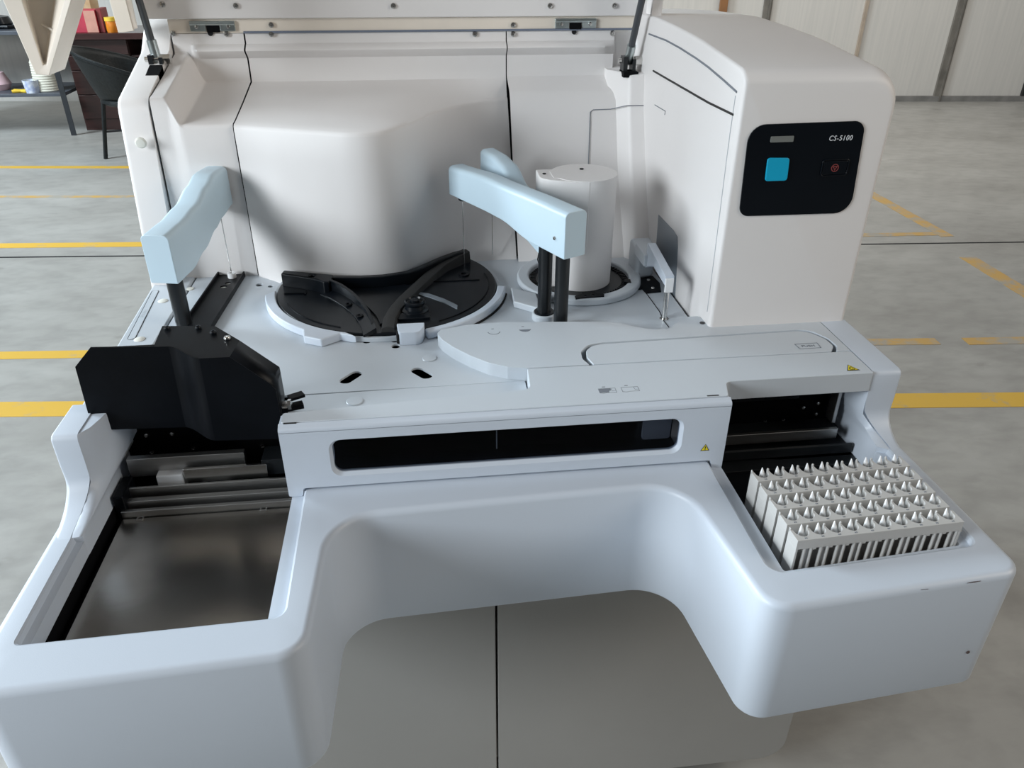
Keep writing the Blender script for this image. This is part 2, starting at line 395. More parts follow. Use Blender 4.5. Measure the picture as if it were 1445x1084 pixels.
obj('leg', angle_leg(-4.36, -4.36, 7.33, 7.33), IRON, sh); obj('leg', angle_leg(-4.36, -4.36, 7.98, 7.98), IRON, sh)
m = MB(); m.box((-4.36, 7.94, .3), (-2.98, 7.96, .80)); obj('back_panel', m, WALLM, sh)
p = at(68, 125, y=7.52)
m = MB(); pr = [(0, 0), (.098, 0)]
for k in range(12): pr += [(.104 - k * .0012, .008 + k * .02), (.099 - k * .0012, .018 + k * .02)]
pr += [(.08, .25), (0, .25)]
m.lathe((p.x, 7.52, .345), pr); tag(obj('thread_spool', m, CREAM), 'big cream wound spool standing on the slate shelf, right of the printed tub', 'spool')
p = at(46, 125, y=7.43); m = MB(); m.lathe((p.x, 7.43, .345), [(0, 0), (.055, 0), (.065, .10), (.061, .10), (.052, .01), (0, .01)])
tag(obj('tub', m, POT), 'small printed white tub on the slate shelf', 'tub')
p = at(29, 128, y=7.43); m = MB(); m.tube([(p.x - .06, 7.405, .3585), (p.x, 7.425, .3585), (p.x + .06, 7.445, .3585)], .013); m.tube([(p.x - .06, 7.455, .3585), (p.x, 7.43, .3585), (p.x + .06, 7.40, .3585)], .013)
tag(obj('pliers', m, LEMON), 'yellow handled pliers lying on the slate shelf', 'pliers')
p = at(4, 118, y=7.6); m = MB(); m.lathe((p.x - .03, 7.6, .345), [(0, 0), (.07, 0), (.1, .05), (.06, .14), (0, .16)], n=10); tag(obj('cloth_bundle', m, PINK), 'crumpled pale cloth bundle at the far left of the slate shelf', 'cloth')
p = at(6, 38, z=.83); m = MB(); m.lathe((p.x, 7.6, .83), [(0, 0), (.1, 0), (.12, .04), (.1, .09), (.05, .10), (0, .09)], n=16); m.tube([(p.x + .05, 7.52, .85), (p.x + .12, 7.5, .85), (p.x + .16, 7.55, .845)], .015); tag(obj('cable_coil', m, BLACK), 'black coil of cable on top of the iron shelf table', 'cable')

# chair
chair = thing('armchair', (-2.17, 6.55, 0), 'black woven resin tub chair in front of the mahogany desk', 'chair')
cx_, cy_ = -2.13, 6.58
rows = []
for j in range(9):
    t = j / 8; row = []
    for i in range(25):
        a = R(85 + (335 - 85) * i / 24) ; b = (i / 24 - .42)
        zt = .80 - .26 * min(1, (abs(b) / .55) ** 1.6); z = .43 + (zt - .43) * t
        r = .24 + (.37 - .24) * t ** .9
        row.append((cx_ + r * math.cos(a) * 1.02, cy_ + r * math.sin(a) * .95, z))
    rows.append(row)
m = MB(); m.loft(rows, close=False); obj('backrest', m, CHAIRM, chair, solid=.012)
m = MB(); m.tube(rows[-1], .013); obj('rim', m, CHAIRM, chair)
m = MB(); m.lathe((cx_, cy_, .40), [(0, 0), (.22, 0), (.25, .02), (.245, .045), (0, .05)], n=32); obj('seat', m, CHAIRM, chair)
for lx, ly in ((-.27, -.10), (.05, -.24), (.24, .10), (-.10, .24)):
    m = MB(); m.tube([(cx_ + lx * .8, cy_ + ly * .8, .42), (cx_ + lx * 1.08, cy_ + ly * 1.08, .0)], .016); obj('leg', m, CHAIRM, chair)
m = MB(); m.tube([(cx_ - .25, cy_ - .09, .20), (cx_ + .22, cy_ + .09, .20)], .008); obj('stretcher', m, IRON, chair)
m = MB(); m.obox((cx_ - .05, cy_ - .12, .535), (.11, .05, .17), rz=.4, ry=-.3)
tag(obj('paper_packet', m, PINK, bevel=.004), 'pale pink packet lying on the black tub chair', 'packet')

# ------------------------------------------------------------------ the analyser
AN = thing('laboratory_analyzer', (.1, 1.0, 0), 'large white floor-standing laboratory analyzer with its lid raised', 'analyzer')
DZ, BZ, AZ = 1.0, 1.02, .92      # deck, bridge and arm heights
def P(name, mb, m, **k): return obj(name, mb, m, AN, **k)

# lower cabinet
m = MB(); m.box((-.45, .985, .075), (.655, 1.86, .965)); P('cabinet_body', m, PANEL, bevel=.02, seg=3)
dl = fillet([(-.455, .08), (.0865, .08), (.0865, .80), (-.455, .80)], [.05, .001, .001, .001], 8)
dr = fillet([(.0905, .08), (.678, .08), (.678, .80), (.0905, .80)], [.001, .05, .001, .001], 8)
for lp in (dl, dr):
    m = MB(); m.prism(lp, w0=.924, w1=.944, axis='y'); P('door', m, PANEL, bevel=.004, seg=2)
for x, y in ((-.36, 1.0), (.58, 1.0), (-.36, 1.78), (.58, 1.78)):
    m = MB(); m.cyl((x - .014, y, .030), (x + .014, y, .030), .030); m.cyl((x, y, .03), (x, y, .078), .012); P('caster', m, RUBBER)

# front housing: U-shaped body with two arms
ctrl = [(-.466, .543), (-.140, .560), (-.130, .771), (.322, .789), (.349, .560), (.6675, .584), (.659, .99), (-.462, .99)]
outl = fillet(ctrl, [.03, .034, .062, .062, .034, .026, .016, .016], 12)
lipL = fillet([(-.438, .603), (-.166, .610), (-.169, .975), (-.438, .975)], [.008, .016, .004, .004], 6)
lipR = fillet([(.372, .612), (.6405, .630), (.6405, .975), (.372, .975)], [.02, .016, .004, .004], 6)
opL = fillet([(-.426, .609), (-.187, .613), (-.187, .97), (-.426, .97)], .003, 3)
opR = fillet([(.3945, .6245), (.626, .6425), (.626, .97), (.3925, .97)], .003, 3)
m = MB(); bm = m.bm
zr = [(.728, .008), (.731, .003), (.737, 0)] + [(AZ - .009 + .009 * math.sin(a), .009 * (1 - math.cos(a))) for a in [R(q) for q in (0, 18, 36, 54, 72, 90)]]
vr = m.loft([[(x, y, z) for x, y in inset(outl, d)] for z, d in zr], cap0=True, cap1=False)
def ring(loop, z): return [bm.verts.new((x, y, z)) for x, y in loop]
def bridge(a, b):
    n = len(a)
    for i in range(n): bm.faces.new((a[i], a[(i + 1) % n], b[(i + 1) % n], b[i]))
es = [bm.edges.get((vr[-1][i], vr[-1][(i + 1) % len(outl)])) for i in range(len(outl))]
def lip_edges(lip, op):
    a = ring(lip, AZ); b = ring(inset(lip, .0025), AZ - .0015); c = ring(inset(lip, .004), AZ - .008)
    bridge(a, b); bridge(b, c)
    for i in range(len(a)): es.append(bm.edges.get((a[i], a[(i + 1) % len(a)])))
    d = ring(op, AZ - .009); n1, n2 = len(c), len(d)
    e2 = [bm.edges.get((c[i], c[(i + 1) % n1])) for i in range(n1)] + [bm.edges.new((d[i], d[(i + 1) % n2])) for i in range(n2)]
    bmesh.ops.triangle_fill(bm, use_beauty=True, edges=e2)
    e = ring(op, .8565); bridge(d, e); bm.faces.new(e)
lip_edges(lipL, opL); lip_edges(lipR, opR)
bmesh.ops.triangle_fill(bm, use_beauty=True, edges=es)
fh = P('front_housing', m, WHITE, ang=28)

# scuffs on the edges of the arms
SCUFF = mat('scuff', (.10, .07, .065), .7, noise=.4, nscale=300)
for pts in (((1108, 853), (1113, 854.5), (1117, 853.5)), ((1365, 823), (1375, 821.5), (1384, 820)), ((1300, 832.5), (1310, 831.5))):
    m = MB(); m.tube([at(x, y, z=AZ - .0045) for x, y in pts], .0007, n=5, rs=[.0003] + [.0007] * (len(pts) - 2) + [.0003]); obj('scuff_mark', m, SCUFF, fh)
m = MB(); q = at(1366, 921, y=.5805); m.lathe((q.x, q.y + .0004, q.z), [(.0026, 0), (.002, .0008), (0, .001)], (0, -1, 0), 9); obj('scuff_mark', m, SCUFF, fh)

# loading tray on the left, dark well on the right
m = MB(); m.box((-.4258, .6145, .857), (-.1872, .9695, .863)); m.box((-.4258, .6145, .857), (-.4245, .9695, .889)); m.box((-.1885, .6145, .857), (-.1872, .9695, .885)); P('tray_well', m, DARK)
m = MB(); m.prism(rrect(-.4145, .615, -.1895, .852, .002), w0=.870, w1=.876); tray = P('tray_plate', m, STEEL, bevel=.001, label='scratched stainless steel loading plate')
for px, py in ((198, 732), (372, 718)):
    q = at(px, py, z=.876); m = MB(); m.prism(rrect(q.x - .0045, q.y - .004, q.x + .0045, q.y + .004, .001), [rrect(q.x - .0028, q.y - .0022, q.x + .0028, q.y + .0022, .0005)], w0=.8755, w1=.8768); obj('stop_tab', m, RAILM, tray)
m = MB(); m.prism([(.3950, .6255), (.6255, .6435), (.6255, .9695), (.3932, .9695)], w0=.857, w1=.865); m.box((.3932, .87, .857), (.3942, .9695, .905)); P('rack_well', m, DARK)
m = MB(); m.prism([(.396, .628), (.622, .646), (.622, .862), (.395, .862)], w0=.866, w1=.872); P('rack_floor', m, BLACKM, bevel=.001)
m = MB(); m.box((.3955, .8635, .866), (.6235, .905, .874)); m.box((.3955, .905, .874), (.6235, .945, .880)); P('feed_plate', m, ANOD, bevel=.001)

# rails inside both bays
def rail(x0, x1, y0, y1, z0, z1, mt=RAILM, nm='guide_rail', bev=.0008):
    mb = MB(); mb.box((x0, y0, z0), (x1, y1, z1)); return P(nm, mb, mt, bevel=bev)
rail(-.415, -.184, .854, .860, .870, .886)
rail(-.413, -.184, .866, .875, .876, .893)
rail(-.410, -.184, .882, .886, .886, .903)
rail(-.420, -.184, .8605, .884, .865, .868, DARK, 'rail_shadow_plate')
rail(-.412, -.258, .905, .915, .905, .934)
rail(-.338, -.228, .892, .897, .899, .921, CHROME)
rail(-.235, -.184, .897, .930, .90, .925, ANOD)
m = MB(); m.prism(rrect(-.375, .892, -.340, .908, .002), w0=.886, w1=.913); P('sensor_block', m, CLIP, bevel=.002, label='milky white sensor block')
m = MB(); m.box((-.318, .889, .886), (-.282, .893, .896)); P('sensor_block', m, CLIP, bevel=.001)
rail(-.4225, -.4085, .858, .905, .862, .908, BLACKM, 'end_stop', .002)
m = MB(); m.box((-.432, .952, .88), (.393, .956, .994)); P('inner_panel', m, DARK)
m = MB(); m.box((.393, .952, .88), (.618, .956, .994)); P('inner_panel', m, DARK)
rail(.396, .600, .900, .906, .895, .912)
rail(.396, .620, .885, .89, .878, .893, ANOD)
rail(.396, .612, .915, .945, .899, .902, ANOD, 'cover_strip')
a = at(1030, 563, y=.945); b = at(1128, 557, y=.945)
m = MB(); m.prism(rrect(a.x - .03, a.z - .006, b.x, b.z + .008, .001), [circle(a.x + (b.x - a.x) * t, a.z + (b.z - a.z) * t, .0026, 10) for t in (.1, .3, .5, .7, .9)], w0=.944, w1=.9475, axis='y'); P('slotted_bar', m, ANOD)
m = MB(); m.box((.603, .925, .905), (.609, .945, .992)); P('side_bracket', m, RAILM, bevel=.001)
m = MB(); m.box((-.4335, .925, .905), (-.4275, .95, .99)); P('side_bracket', m, RAILM, bevel=.001)

# ------- screws: one of each, then copies
def screw_mb(p, r, axis=(0, -1, 0)):
    mb = MB(); mb.lathe(p, [(r * 1.0, 0), (r * 1.02, r * .25), (r * .85, r * .65), (r * .45, r * .72), (r * .40, r * .40), (0, r * .40)], axis, n=14); return mb
def screws(parent, pts, r, m, axis=(0, -1, 0)):
    first = None
    for p in pts:
        p = Vector(p)
        if first is None: first = obj('screw', screw_mb(p, r, axis), m, parent); fp = p
        else: dup(first, p - fp, parent)
screws(AN, [at(x, y, y=.952) for x, y in ((207, 614), (243, 612), (215, 638), (273, 632), (371, 629))], .0038, CHROME)
screws(AN, [at(x, y, y=.952) for x, y in ((1079, 594), (1105, 592), (1133, 575), (1154, 569), (1151, 584), (1167, 598))], .0034, CHROME)

# wings at both sides
def vinset(loop, ds):
    out = []; N = len(loop)
    for i in range(N):
        a = Vector(loop[i - 1]); p = Vector(loop[i]); b = Vector(loop[(i + 1) % N])
        t1 = (p - a).normalized(); t2 = (b - p).normalized(); nn = Vector((-t1.y, t1.x)) + Vector((-t2.y, t2.x)); nn = nn / max(.6, nn.length_squared / 2)
        out.append((p.x + nn.x * ds[i], p.y + nn.y * ds[i]))
    return out
def wing_y(sgn, z):                        # front of a wing at height z
    yf, ry = (.8785, .062) if sgn > 0 else (.838, .088)
    if z > .958: return yf
    q = min(1, max(0, (.958 - z) / .0385)); return yf - ry * (1 - math.sqrt(max(0, 1 - q * q)))
def wing(sgn):
    yf, ry = (.8785, .062) if sgn > 0 else (.838, .088)
    cur = [(yf, z) for z in (1.012, .995, .975)] + [(yf - ry * (1 - math.cos(a)), .958 - .0387 * math.sin(a)) for a in [k / 20 * PI / 2 for k in range(21)]]
    back = 1.045 if sgn > 0 else .912
    prof = [(back, .86), (back, BZ), (yf + .008, BZ), (yf + .004, BZ - .001), (yf + .0012, BZ - .0035)] + cur + [(yf - ry - .03, AZ - .004), (yf - ry - .03, .86)]
    n = len(prof); rad = [.003 if z > .97 or y > yf else .003 + .006 * min(1, (.97 - z) / .05) for y, z in prof]
    xo, xi, xf = (.6608, .617, .641) if sgn > 0 else (-.4610, -.4295, -.4385)
    s = 1 if sgn > 0 else -1
    area = sum(prof[i - 1][0] * prof[i][1] - prof[i][0] * prof[i - 1][1] for i in range(n))
    if area < 0: prof = prof[::-1]; rad = rad[::-1]
    xis = [xi + (xf - xi) * min(1, max(0, (.962 - z) / .040)) ** 1.3 if y < yf + .001 else xi for y, z in prof]
    rows = []
    for a in (90, 60, 30, 0): rows.append([(x + s * r * .8 * (1 - math.sin(R(90 - a))), y, z) for (y, z), r, x in zip(vinset(prof, [r * .8 * (1 - math.cos(R(a))) for r in rad]), rad, xis)])
    for a in (0, 20, 40, 60, 75, 90): rows.append([(xo - s * r * (1 - math.sin(R(a))), y, z) for (y, z), r in zip(vinset(prof, [r * (1 - math.cos(R(a))) for r in rad]), rad)])
    mb = MB(); mb.loft(rows); return mb
P('side_wing', wing(1), WHITE, ang=40); P('side_wing', wing(-1), WHITE, ang=40)
# inner cheeks between the wings and the loading wells
def cheek(sgn):
    mb = MB(); rows = []
    for z in [.865, .905, .912, .9195, .923, .928, .934, .942, .950, .958, .975, .995, 1.010, 1.016, BZ - .0012]:
        e = .002 if z > 1.018 else 0
        y = wing_y(sgn, max(z, .9202)) + .0015 + e; t = min(1, max(0, (z - .92) / .03))
        if sgn > 0: rows.append([(.640 - .022 * t, y, z), (.6255 - .009 * t, y + .010, z), (.6245 - .0095 * t, y + .03, z), (.6245 - .0095 * t, .968, z), (.645, .968, z), (.645, y + .012, z)])
        else:
            d = .006 + .030 * t
            rows.append([(-.4385 + .008 * t, y, z), (-.4300 + .003 * t, y + d * .14, z), (-.4260 + .006 * t, y + d * .42, z), (-.4255 + .0115 * t, y + d, z), (-.4255 + .0165 * t, y + d * 1.6, z), (-.4255 + .0185 * t, y + d * 1.6 + .03, z), (-.4255 + .0185 * t, .968, z), (-.442, .968, z), (-.442, y + .012, z)])
    mb.loft(rows); return mb
P('inner_cheek', cheek(1), WHITE, ang=50); P('inner_cheek', cheek(-1), WHITE, ang=50)
# upper left rear strip (top edge of the left side)
m = MB(); m.prism([(-.463, .9145), (-.4155, .9145), (-.416, 1.40), (-.484, 1.40)], w0=.93, w1=DZ + .002); P('left_side_cover', m, DECKW, bevel=.004)
m = MB(); m.prism([(.6225, 1.047), (.6595, 1.047), (.6595, 1.9), (.6225, 1.9)], w0=.93, w1=BZ); P('right_side_cover', m, DECKW, bevel=.003)
lp = at(197, 478, z=DZ); lq = at(226, 405, z=DZ)
def slot(a, b, r, n=8):
    d = (Vector(b[:2]) - Vector(a[:2])); ang = math.atan2(d.y, d.x); out = []
    for k in range(n + 1): q = ang + PI / 2 + PI * k / n; out.append((a[0] + r * math.cos(q), a[1] + r * math.sin(q)))
    for k in range(n + 1): q = ang - PI / 2 + PI * k / n; out.append((b[0] + r * math.cos(q), b[1] + r * math.sin(q)))
    return out
s0, s1 = at(186, 477, z=DZ + .002), at(219, 412, z=DZ + .002)
m = MB(); m.prism(slot(s0, s1, .0062), [slot(s0, s1, .0055)], w0=DZ + .0015, w1=DZ + .0024); P('finger_groove', m, GASK)
m = MB(); m.prism(slot(s0, s1, .0052), w0=DZ + .0015, w1=DZ + .0028); gr = P('grip_strip', m, DECKW, bevel=.0005)
c0 = (Vector(s0) + Vector(s1)) / 2
m = MB()
for k in range(6): m.obox((c0.x, c0.y - .014 + k * .005, DZ + .0029), (.004, .0016, .0003), rz=.1)
obj('print_mark', m, PRINTL, gr)
first = None
for px, py in ((197, 479), (230, 425)):
    q = at(px, py, z=DZ + .002); mb = MB(); mb.lathe((q.x, q.y, DZ + .002), [(.0082, 0), (.0082, .0008), (.006, .002), (0, .0026)]); P('plug_cap', mb, CAPM)

# ------------------------------------------------------------------ deck
def ell(px, py, rx, ry=None, z=DZ, n=16, rot=0):
    q = at(px, py, z=z); ry = ry or rx
    return [(q.x + rx * math.cos(t) * math.cos(rot) - ry * math.sin(t) * math.sin(rot), q.y + rx * math.cos(t) * math.sin(rot) + ry * math.sin(t) * math.cos(rot)) for t in [2 * PI * k / n for k in range(n)]]
RC = (-.063, 1.282)                                     # centre of the reagent carousel
holes = []
for px, py, dx, dy in ((495, 532.5, .0065, .0085), (595, 526.5, -.0065, .0085)):
    q = at(px, py, z=DZ); holes.append(slot((q.x - dx, q.y - dy), (q.x + dx, q.y + dy), .0085))
for px, py, r in ((517, 474, .0048), (517.5, 482, .0058), (555, 473.5, .0046), (557, 480.5, .0058), (558.5, 488.5, .0066), (366, 402, .0062), (382, 404, .005)): holes.append(ell(px, py, r, r * 1.05))
m = MB(); m.prism(fillet([(-.413, .9375), (.43, .9475), (.43, 1.47), (-.413, 1.45)], .002, 2), holes, w0=.9965, w1=DZ); deck = P('deck', m, DECKW, bevel=.0008, seg=1)
m = MB(); m.box((-.41, .96, .972), (.42, 1.39, .976)); P('deck_liner', m, DARK)
m = MB(); m.prism([(-.189, .845), (.134, .845), (.134, .9445), (-.189, .9385)], w0=.990, w1=DZ - .0005); P('front_strip', m, DECKW, bevel=.0008)
first = None
for px, py, r, z in ((500.5, 566.5, .0115, DZ - .0005), (606, 506, .0108, DZ), (268, 408, .007, DZ)):
    q = at(px, py, z=z); mb = MB(); mb.lathe((q.x, q.y, z), [(r, 0), (r, .0006), (r * .93, .0014), (r * .5, .0018), (0, .0019)], n=28); P('plug_cap', mb, DECKW if r > .008 else CAPM)

# dark rail with white washer on the deck
ra, rb, rc_, rd = [at(x, y, z=DZ) for x, y in ((312.5, 386), (345.5, 390), (296, 470), (262, 460))]
loop = [(ra.x, ra.y), (rb.x, rb.y), (rc_.x, rc_.y), (rd.x, rd.y)]
m = MB(); m.prism(loop[::-1], [ell(322.5, 402.5, .0055, .0052, n=12), ell(316, 407.5, .0062, .0055, n=12)], w0=DZ, w1=DZ + .004); prail = P('sample_rail', m, BLACKM)
for a, b in ((ra, rd), (rb, rc_)):
    d = (b - a).normalized(); n = Vector((-d.y, d.x, 0)) * .0012; mb = MB(); mb.prism([(a + n)[:2], (b + n)[:2], (b - n)[:2], (a - n)[:2]], w0=DZ, w1=DZ + .010); obj('rail_edge', mb, BLACKM, prail)
m = MB()
for px, py, r in ((322.5, 402.5, .0055), (316, 407.5, .0062)): q = at(px, py, z=DZ); m.lathe((q.x, q.y, DZ), [(r * .95, 0), (r * .95, .0015), (0, .0016)], n=14)
obj('pad', m, CAPM, prail, label='white dot set in the black rail')
q = at(327.5, 390, z=DZ + .006); NA = Vector((q.x, q.y, DZ + .012))
m = MB(); m.lathe((q.x, q.y, DZ + .003), [(.0075, 0), (.0075, .010), (.0045, .010), (.0040, .003), (0, .003)]); obj('wash_cup', m, CLIP, prail, label='white wash cup at the far end of the rail')

# ------- carousel
def arc(c, r, a0, a1, n=48): return [(c[0] + r * math.cos(R(a0 + (a1 - a0) * k / n)), c[1] + r * math.sin(R(a0 + (a1 - a0) * k / n))) for k in range(n + 1)]
def band(c, r0, r1, a0, a1, z0, z1, n=48, mb=None):
    mb = mb or MB(); mb.prism(arc(c, r1, a0, a1, n) + arc(c, r0, a1, a0, n), w0=z0, w1=z1); return mb
m = MB(); m.prism(circle(RC[0], RC[1], .196, 96), [circle(RC[0], RC[1], .1905, 96)], w0=DZ, w1=DZ + .008)
P('carousel_rim', m, DECKW, bevel=.001)
# white outer ring, left piece with its stepped tongue, and right piece
t1, t2, t3, t4, t5, t6 = [at(x, y, z=DZ + .014) for x, y in ((428, 461), (428, 474), (453, 479), (480, 470), (503, 474), (503, 463))]
li = arc(RC, .1915, 181, 251, 30); lo_ = arc(RC, .209, 232, 186, 22)
m = MB(); m.prism(li + [(t5.x, t5.y), (t4.x, t4.y), (t3.x, t3.y), (t2.x, t2.y)] + lo_, w0=DZ, w1=DZ + .014); P('carousel_ring', m, WHITE, bevel=.0025)
m = MB(); m.prism(arc(RC, .206, 288, 352, 30) + arc(RC, .1915, 353, 288, 30), w0=DZ, w1=DZ + .014); P('carousel_ring', m, WHITE, bevel=.003)
m = MB(); m.prism(arc(RC, .2085, 292, 350, 30) + arc(RC, .2065, 350, 292, 30), w0=DZ, w1=DZ + .003); P('ring_gap', m, GASK)
a = at(564, 470, z=DZ); b = at(596, 468, z=DZ)
m = MB(); m.prism(fillet([(a.x, 1.072), (b.x - .004, 1.070), (b.x + .003, 1.090), (b.x + .004, 1.104), (a.x - .003, 1.104)], [.006, .012, .012, .001, .001], 5), w0=DZ, w1=DZ + .022); P('lid_latch', m, WHITE, bevel=.003, label='white latch block at the front of the black carousel cover')
m = MB(); m.box((a.x - .004, 1.074, DZ + .001), (a.x + .002, 1.088, DZ + .018)); P('latch_slot', m, GASK, bevel=.002)

# black cover
LIP = [(-.43, 1.384), (-.36, 1.384), (-.30, 1.381), (-.258, 1.362), (-.194, 1.334), (-.133, 1.309), (-.10, 1.296), (-.072, 1.296), (-.045, 1.310), (-.024, 1.336), (.010, 1.40), (.044, 1.462), (.080, 1.512), (.115, 1.541), (.142, 1.557), (.1815, 1.570)]
def lip_y(x):
    for (x0, y0), (x1, y1) in zip(LIP, LIP[1:]):
        if x <= x1:
            t = max(0, (x - x0) / (x1 - x0)); return y0 + (y1 - y0) * t
    return LIP[-1][1]
def sm_lip(x): return sum(lip_y(x + d) for d in (-.018, -.012, -.006, 0, .006, .012, .018)) / 7
RIM = [(-.244, 1.312), (-.20, 1.298), (-.161, 1.287), (-.109, 1.280), (-.072, 1.281), (-.033, 1.292), (-.008, 1.313), (.014, 1.338), (.034, 1.358), (.056, 1.377), (.073, 1.387)]
def wall_foot(x):                       # where the bulge meets the deck
    pts = [(-.45, 1.388), (-.313, 1.388), (-.26, 1.345)] + [(a, b + .012) for a, b in RIM] + [(.11, 1.412), (.15, 1.414), (.19, 1.412)]
    def f(x):
        for (x0, y0), (x1, y1) in zip(pts, pts[1:]):
            if x <= x1: return y0 + (y1 - y0) * max(0, (x - x0) / (x1 - x0))
        return pts[-1][1]
    return sum(f(x + d) for d in (-.012, -.006, 0, .006, .012)) / 5
cr = .1895
front = [p for p in arc(RC, cr, 172, 398, 90)]
disc = front + [(.082, 1.392)] + RIM[::-1]
m = MB(); m.prism(disc, w0=DZ + .001, w1=DZ + .012); cover = P('carousel_cover', m, BLACK, bevel=.002, label='glossy black fan-shaped carousel cover')
# raised back rim following the bulge
def offs(pts, d):
    out = []
    for i, p in enumerate(pts):
        a = Vector(pts[max(i - 1, 0)]); b = Vector(pts[min(i + 1, len(pts) - 1)]); t = (b - a).normalized(); n = Vector((t.y, -t.x)); out.append((p[0] + n.x * d, p[1] + n.y * d))
    return out
def band_pts(a, b, z0, z1): mb = MB(); mb.prism(a + b[::-1], w0=z0, w1=z1); return mb
left_blk = [(-.246, 1.312), (-.249, 1.276)] 
q = [at(x, y, z=DZ + .034) for x, y in ((400, 388), (455, 398), (463, 391), (463, 385))]
m = MB(); m.prism([(-.247, 1.298), (-.215, 1.283), (-.187, 1.268), (-.170, 1.252), (-.160, 1.252), (-.155, 1.284), (-.20, 1.300), (-.244, 1.314)], [circle(-.192, 1.283, .006, 12)], w0=DZ + .010, w1=DZ + .036); obj('raised_block', m, BLACK, cover, bevel=.003)
m = band_pts(RIM[2:], offs(RIM[2:], .012), DZ + .010, DZ + .034); obj('back_rim', m, BLACK, cover, bevel=.002)
# curved rib from the block to the front
rib = [(-.158, 1.264), (-.138, 1.244), (-.118, 1.215), (-.102, 1.185), (-.090, 1.155), (-.082, 1.125), (-.0775, 1.097)]
mb = MB(); o2 = offs(rib, .006); rows = []
for i, (p0, p1) in enumerate(zip(rib, o2)):
    zt = DZ + .036 - .020 * (i / 6) ** 1.5
    rows.append([(p0[0], p0[1], DZ + .010), (p0[0], p0[1], zt), (p1[0], p1[1], zt), (p1[0], p1[1], DZ + .010)])
mb.loft(rows); obj('curved_rib', mb, BLACK, cover, bevel=.001)
# sloping apron left of the rib
o3 = offs(rib, .020); o3 = [(2 * p[0] - q_[0], 2 * p[1] - q_[1]) for p, q_ in zip(rib, o3)]
o3b = [(x - .0, y) for x, y in offs(rib, -.022)] if False else [(p[0] - .020, p[1] - .012) for p in rib]
mb = MB(); rows = []
for p0, p1 in zip(rib, o3b): rows.append([(p0[0], p0[1], DZ + .010), (p0[0], p0[1], DZ + .020), (p1[0], p1[1], DZ + .0135), (p1[0], p1[1], DZ + .010)])
mb.loft(rows); apron = obj('apron', mb, BLACK, cover, bevel=.0008)
m = MB()
for x, y in ((-.126, 1.196), (-.106, 1.15)): m.lathe((x, y, DZ + .0165), [(.006, 0), (.006, .0018), (.0035, .0018), (.003, .0004), (0, .0004)], n=14)
obj('hole_bush', m, BLACKM, apron)
# raised middle field
mid = [(-.150, 1.270), (-.128, 1.240), (-.108, 1.210), (-.092, 1.180), (-.080, 1.150), (-.073, 1.120), (-.058, 1.118), (-.050, 1.16), (-.030, 1.21), (-.006, 1.262), (-.036, 1.276), (-.072, 1.266), (-.109, 1.265)]
m = MB(); m.prism(mid, w0=DZ + .010, w1=DZ + .016); obj('raised_field', m, BLACK, cover, bevel=.0015)
# thick black hose-like spine
sp = [(-.060, 1.095), (-.058, 1.13), (-.050, 1.165), (-.036, 1.205), (-.016, 1.25), (.010, 1.30), (.036, 1.345), (.062, 1.372), (.082, 1.388)]
m = MB()
rows = []
for i, p in enumerate(sp):
    a = Vector(sp[max(i - 1, 0)]); b = Vector(sp[min(i + 1, len(sp) - 1)]); t = (b - a).normalized(); n = Vector((t.y, -t.x)); w = .012
    zt = DZ + (.022 if i < 5 else .022 + .012 * (i - 4) / 4)
    rows.append([(p[0] - n.x * w, p[1] - n.y * w, DZ + .010), (p[0] - n.x * w * .8, p[1] - n.y * w * .8, zt - .002), (p[0], p[1], zt), (p[0] + n.x * w * .8, p[1] + n.y * w * .8, zt - .002), (p[0] + n.x * w, p[1] + n.y * w, DZ + .010)])
m.loft(rows); obj('spine', m, RUBBER, cover, bevel=.001)
# grey curved strip, knob, latch plate, fine seams
st = [at(x, y, z=DZ + .013) for x, y in ((583.5, 411), (605, 414.5), (627, 422), (645.5, 431))]; sb = [at(x, y, z=DZ + .013) for x, y in ((583.5, 414), (605, 419), (626, 427), (645, 436))]
m = MB(); m.prism([tuple(p[:2]) for p in st] + [tuple(p[:2]) for p in sb[::-1]], w0=DZ + .011, w1=DZ + .0135); obj('grey_strip', m, GREYST, cover)
q = at(586, 440, z=DZ + .012)
m = MB(); m.lathe((q.x, q.y, DZ + .011), [(0, 0), (.022, 0), (.022, .006), (.0165, .008), (.015, .014), (.0172, .017), (.0172, .020), (.0145, .022), (.013, .019), (.008, .018), (.007, .023), (0, .024)], n=32); obj('knob', m, BLACK, cover)
m = MB(); m.prism(fillet([(q.x - .028, q.y - .034), (q.x + .024, q.y - .032), (q.x + .024, q.y - .012), (q.x - .026, q.y - .010)], .003, 3), w0=DZ + .011, w1=DZ + .016); obj('latch_plate', m, BLACK, cover, bevel=.0015)
ridge = lambda mb: obj('cover_ridge', mb, BLACKM, cover)
ridge(band(RC, .1755, .1770, 200, 246, DZ + .0118, DZ + .0135, 24)); ridge(band(RC, .1755, .1770, 298, 372, DZ + .0118, DZ + .0135, 24))
m = MB(); m.box((.012, 1.287, DZ + .0118), (.098, 1.2895, DZ + .0135)); ridge(m)
m = MB(); m.obox((-.222, 1.262, DZ + .0128), (.034, .003, .002), rz=-.1); m.obox((-.203, 1.262, DZ + .0128), (.003, .014, .002)); ridge(m)
m = MB(); m.lathe((.072, 1.315, DZ + .0118), [(.010, 0), (.010, .003), (.005, .003), (.005, .001), (0, .001)], n=16); obj('hole_bush', m, BLACKM, cover)

# pedestal steps between carousel and reaction wheel
m = MB(); m.prism([(.148, 1.19), (.19, 1.155), (.19, 1.22), (.150, 1.25)], w0=DZ, w1=DZ + .012); P('deck_step', m, DECKW, bevel=.002)
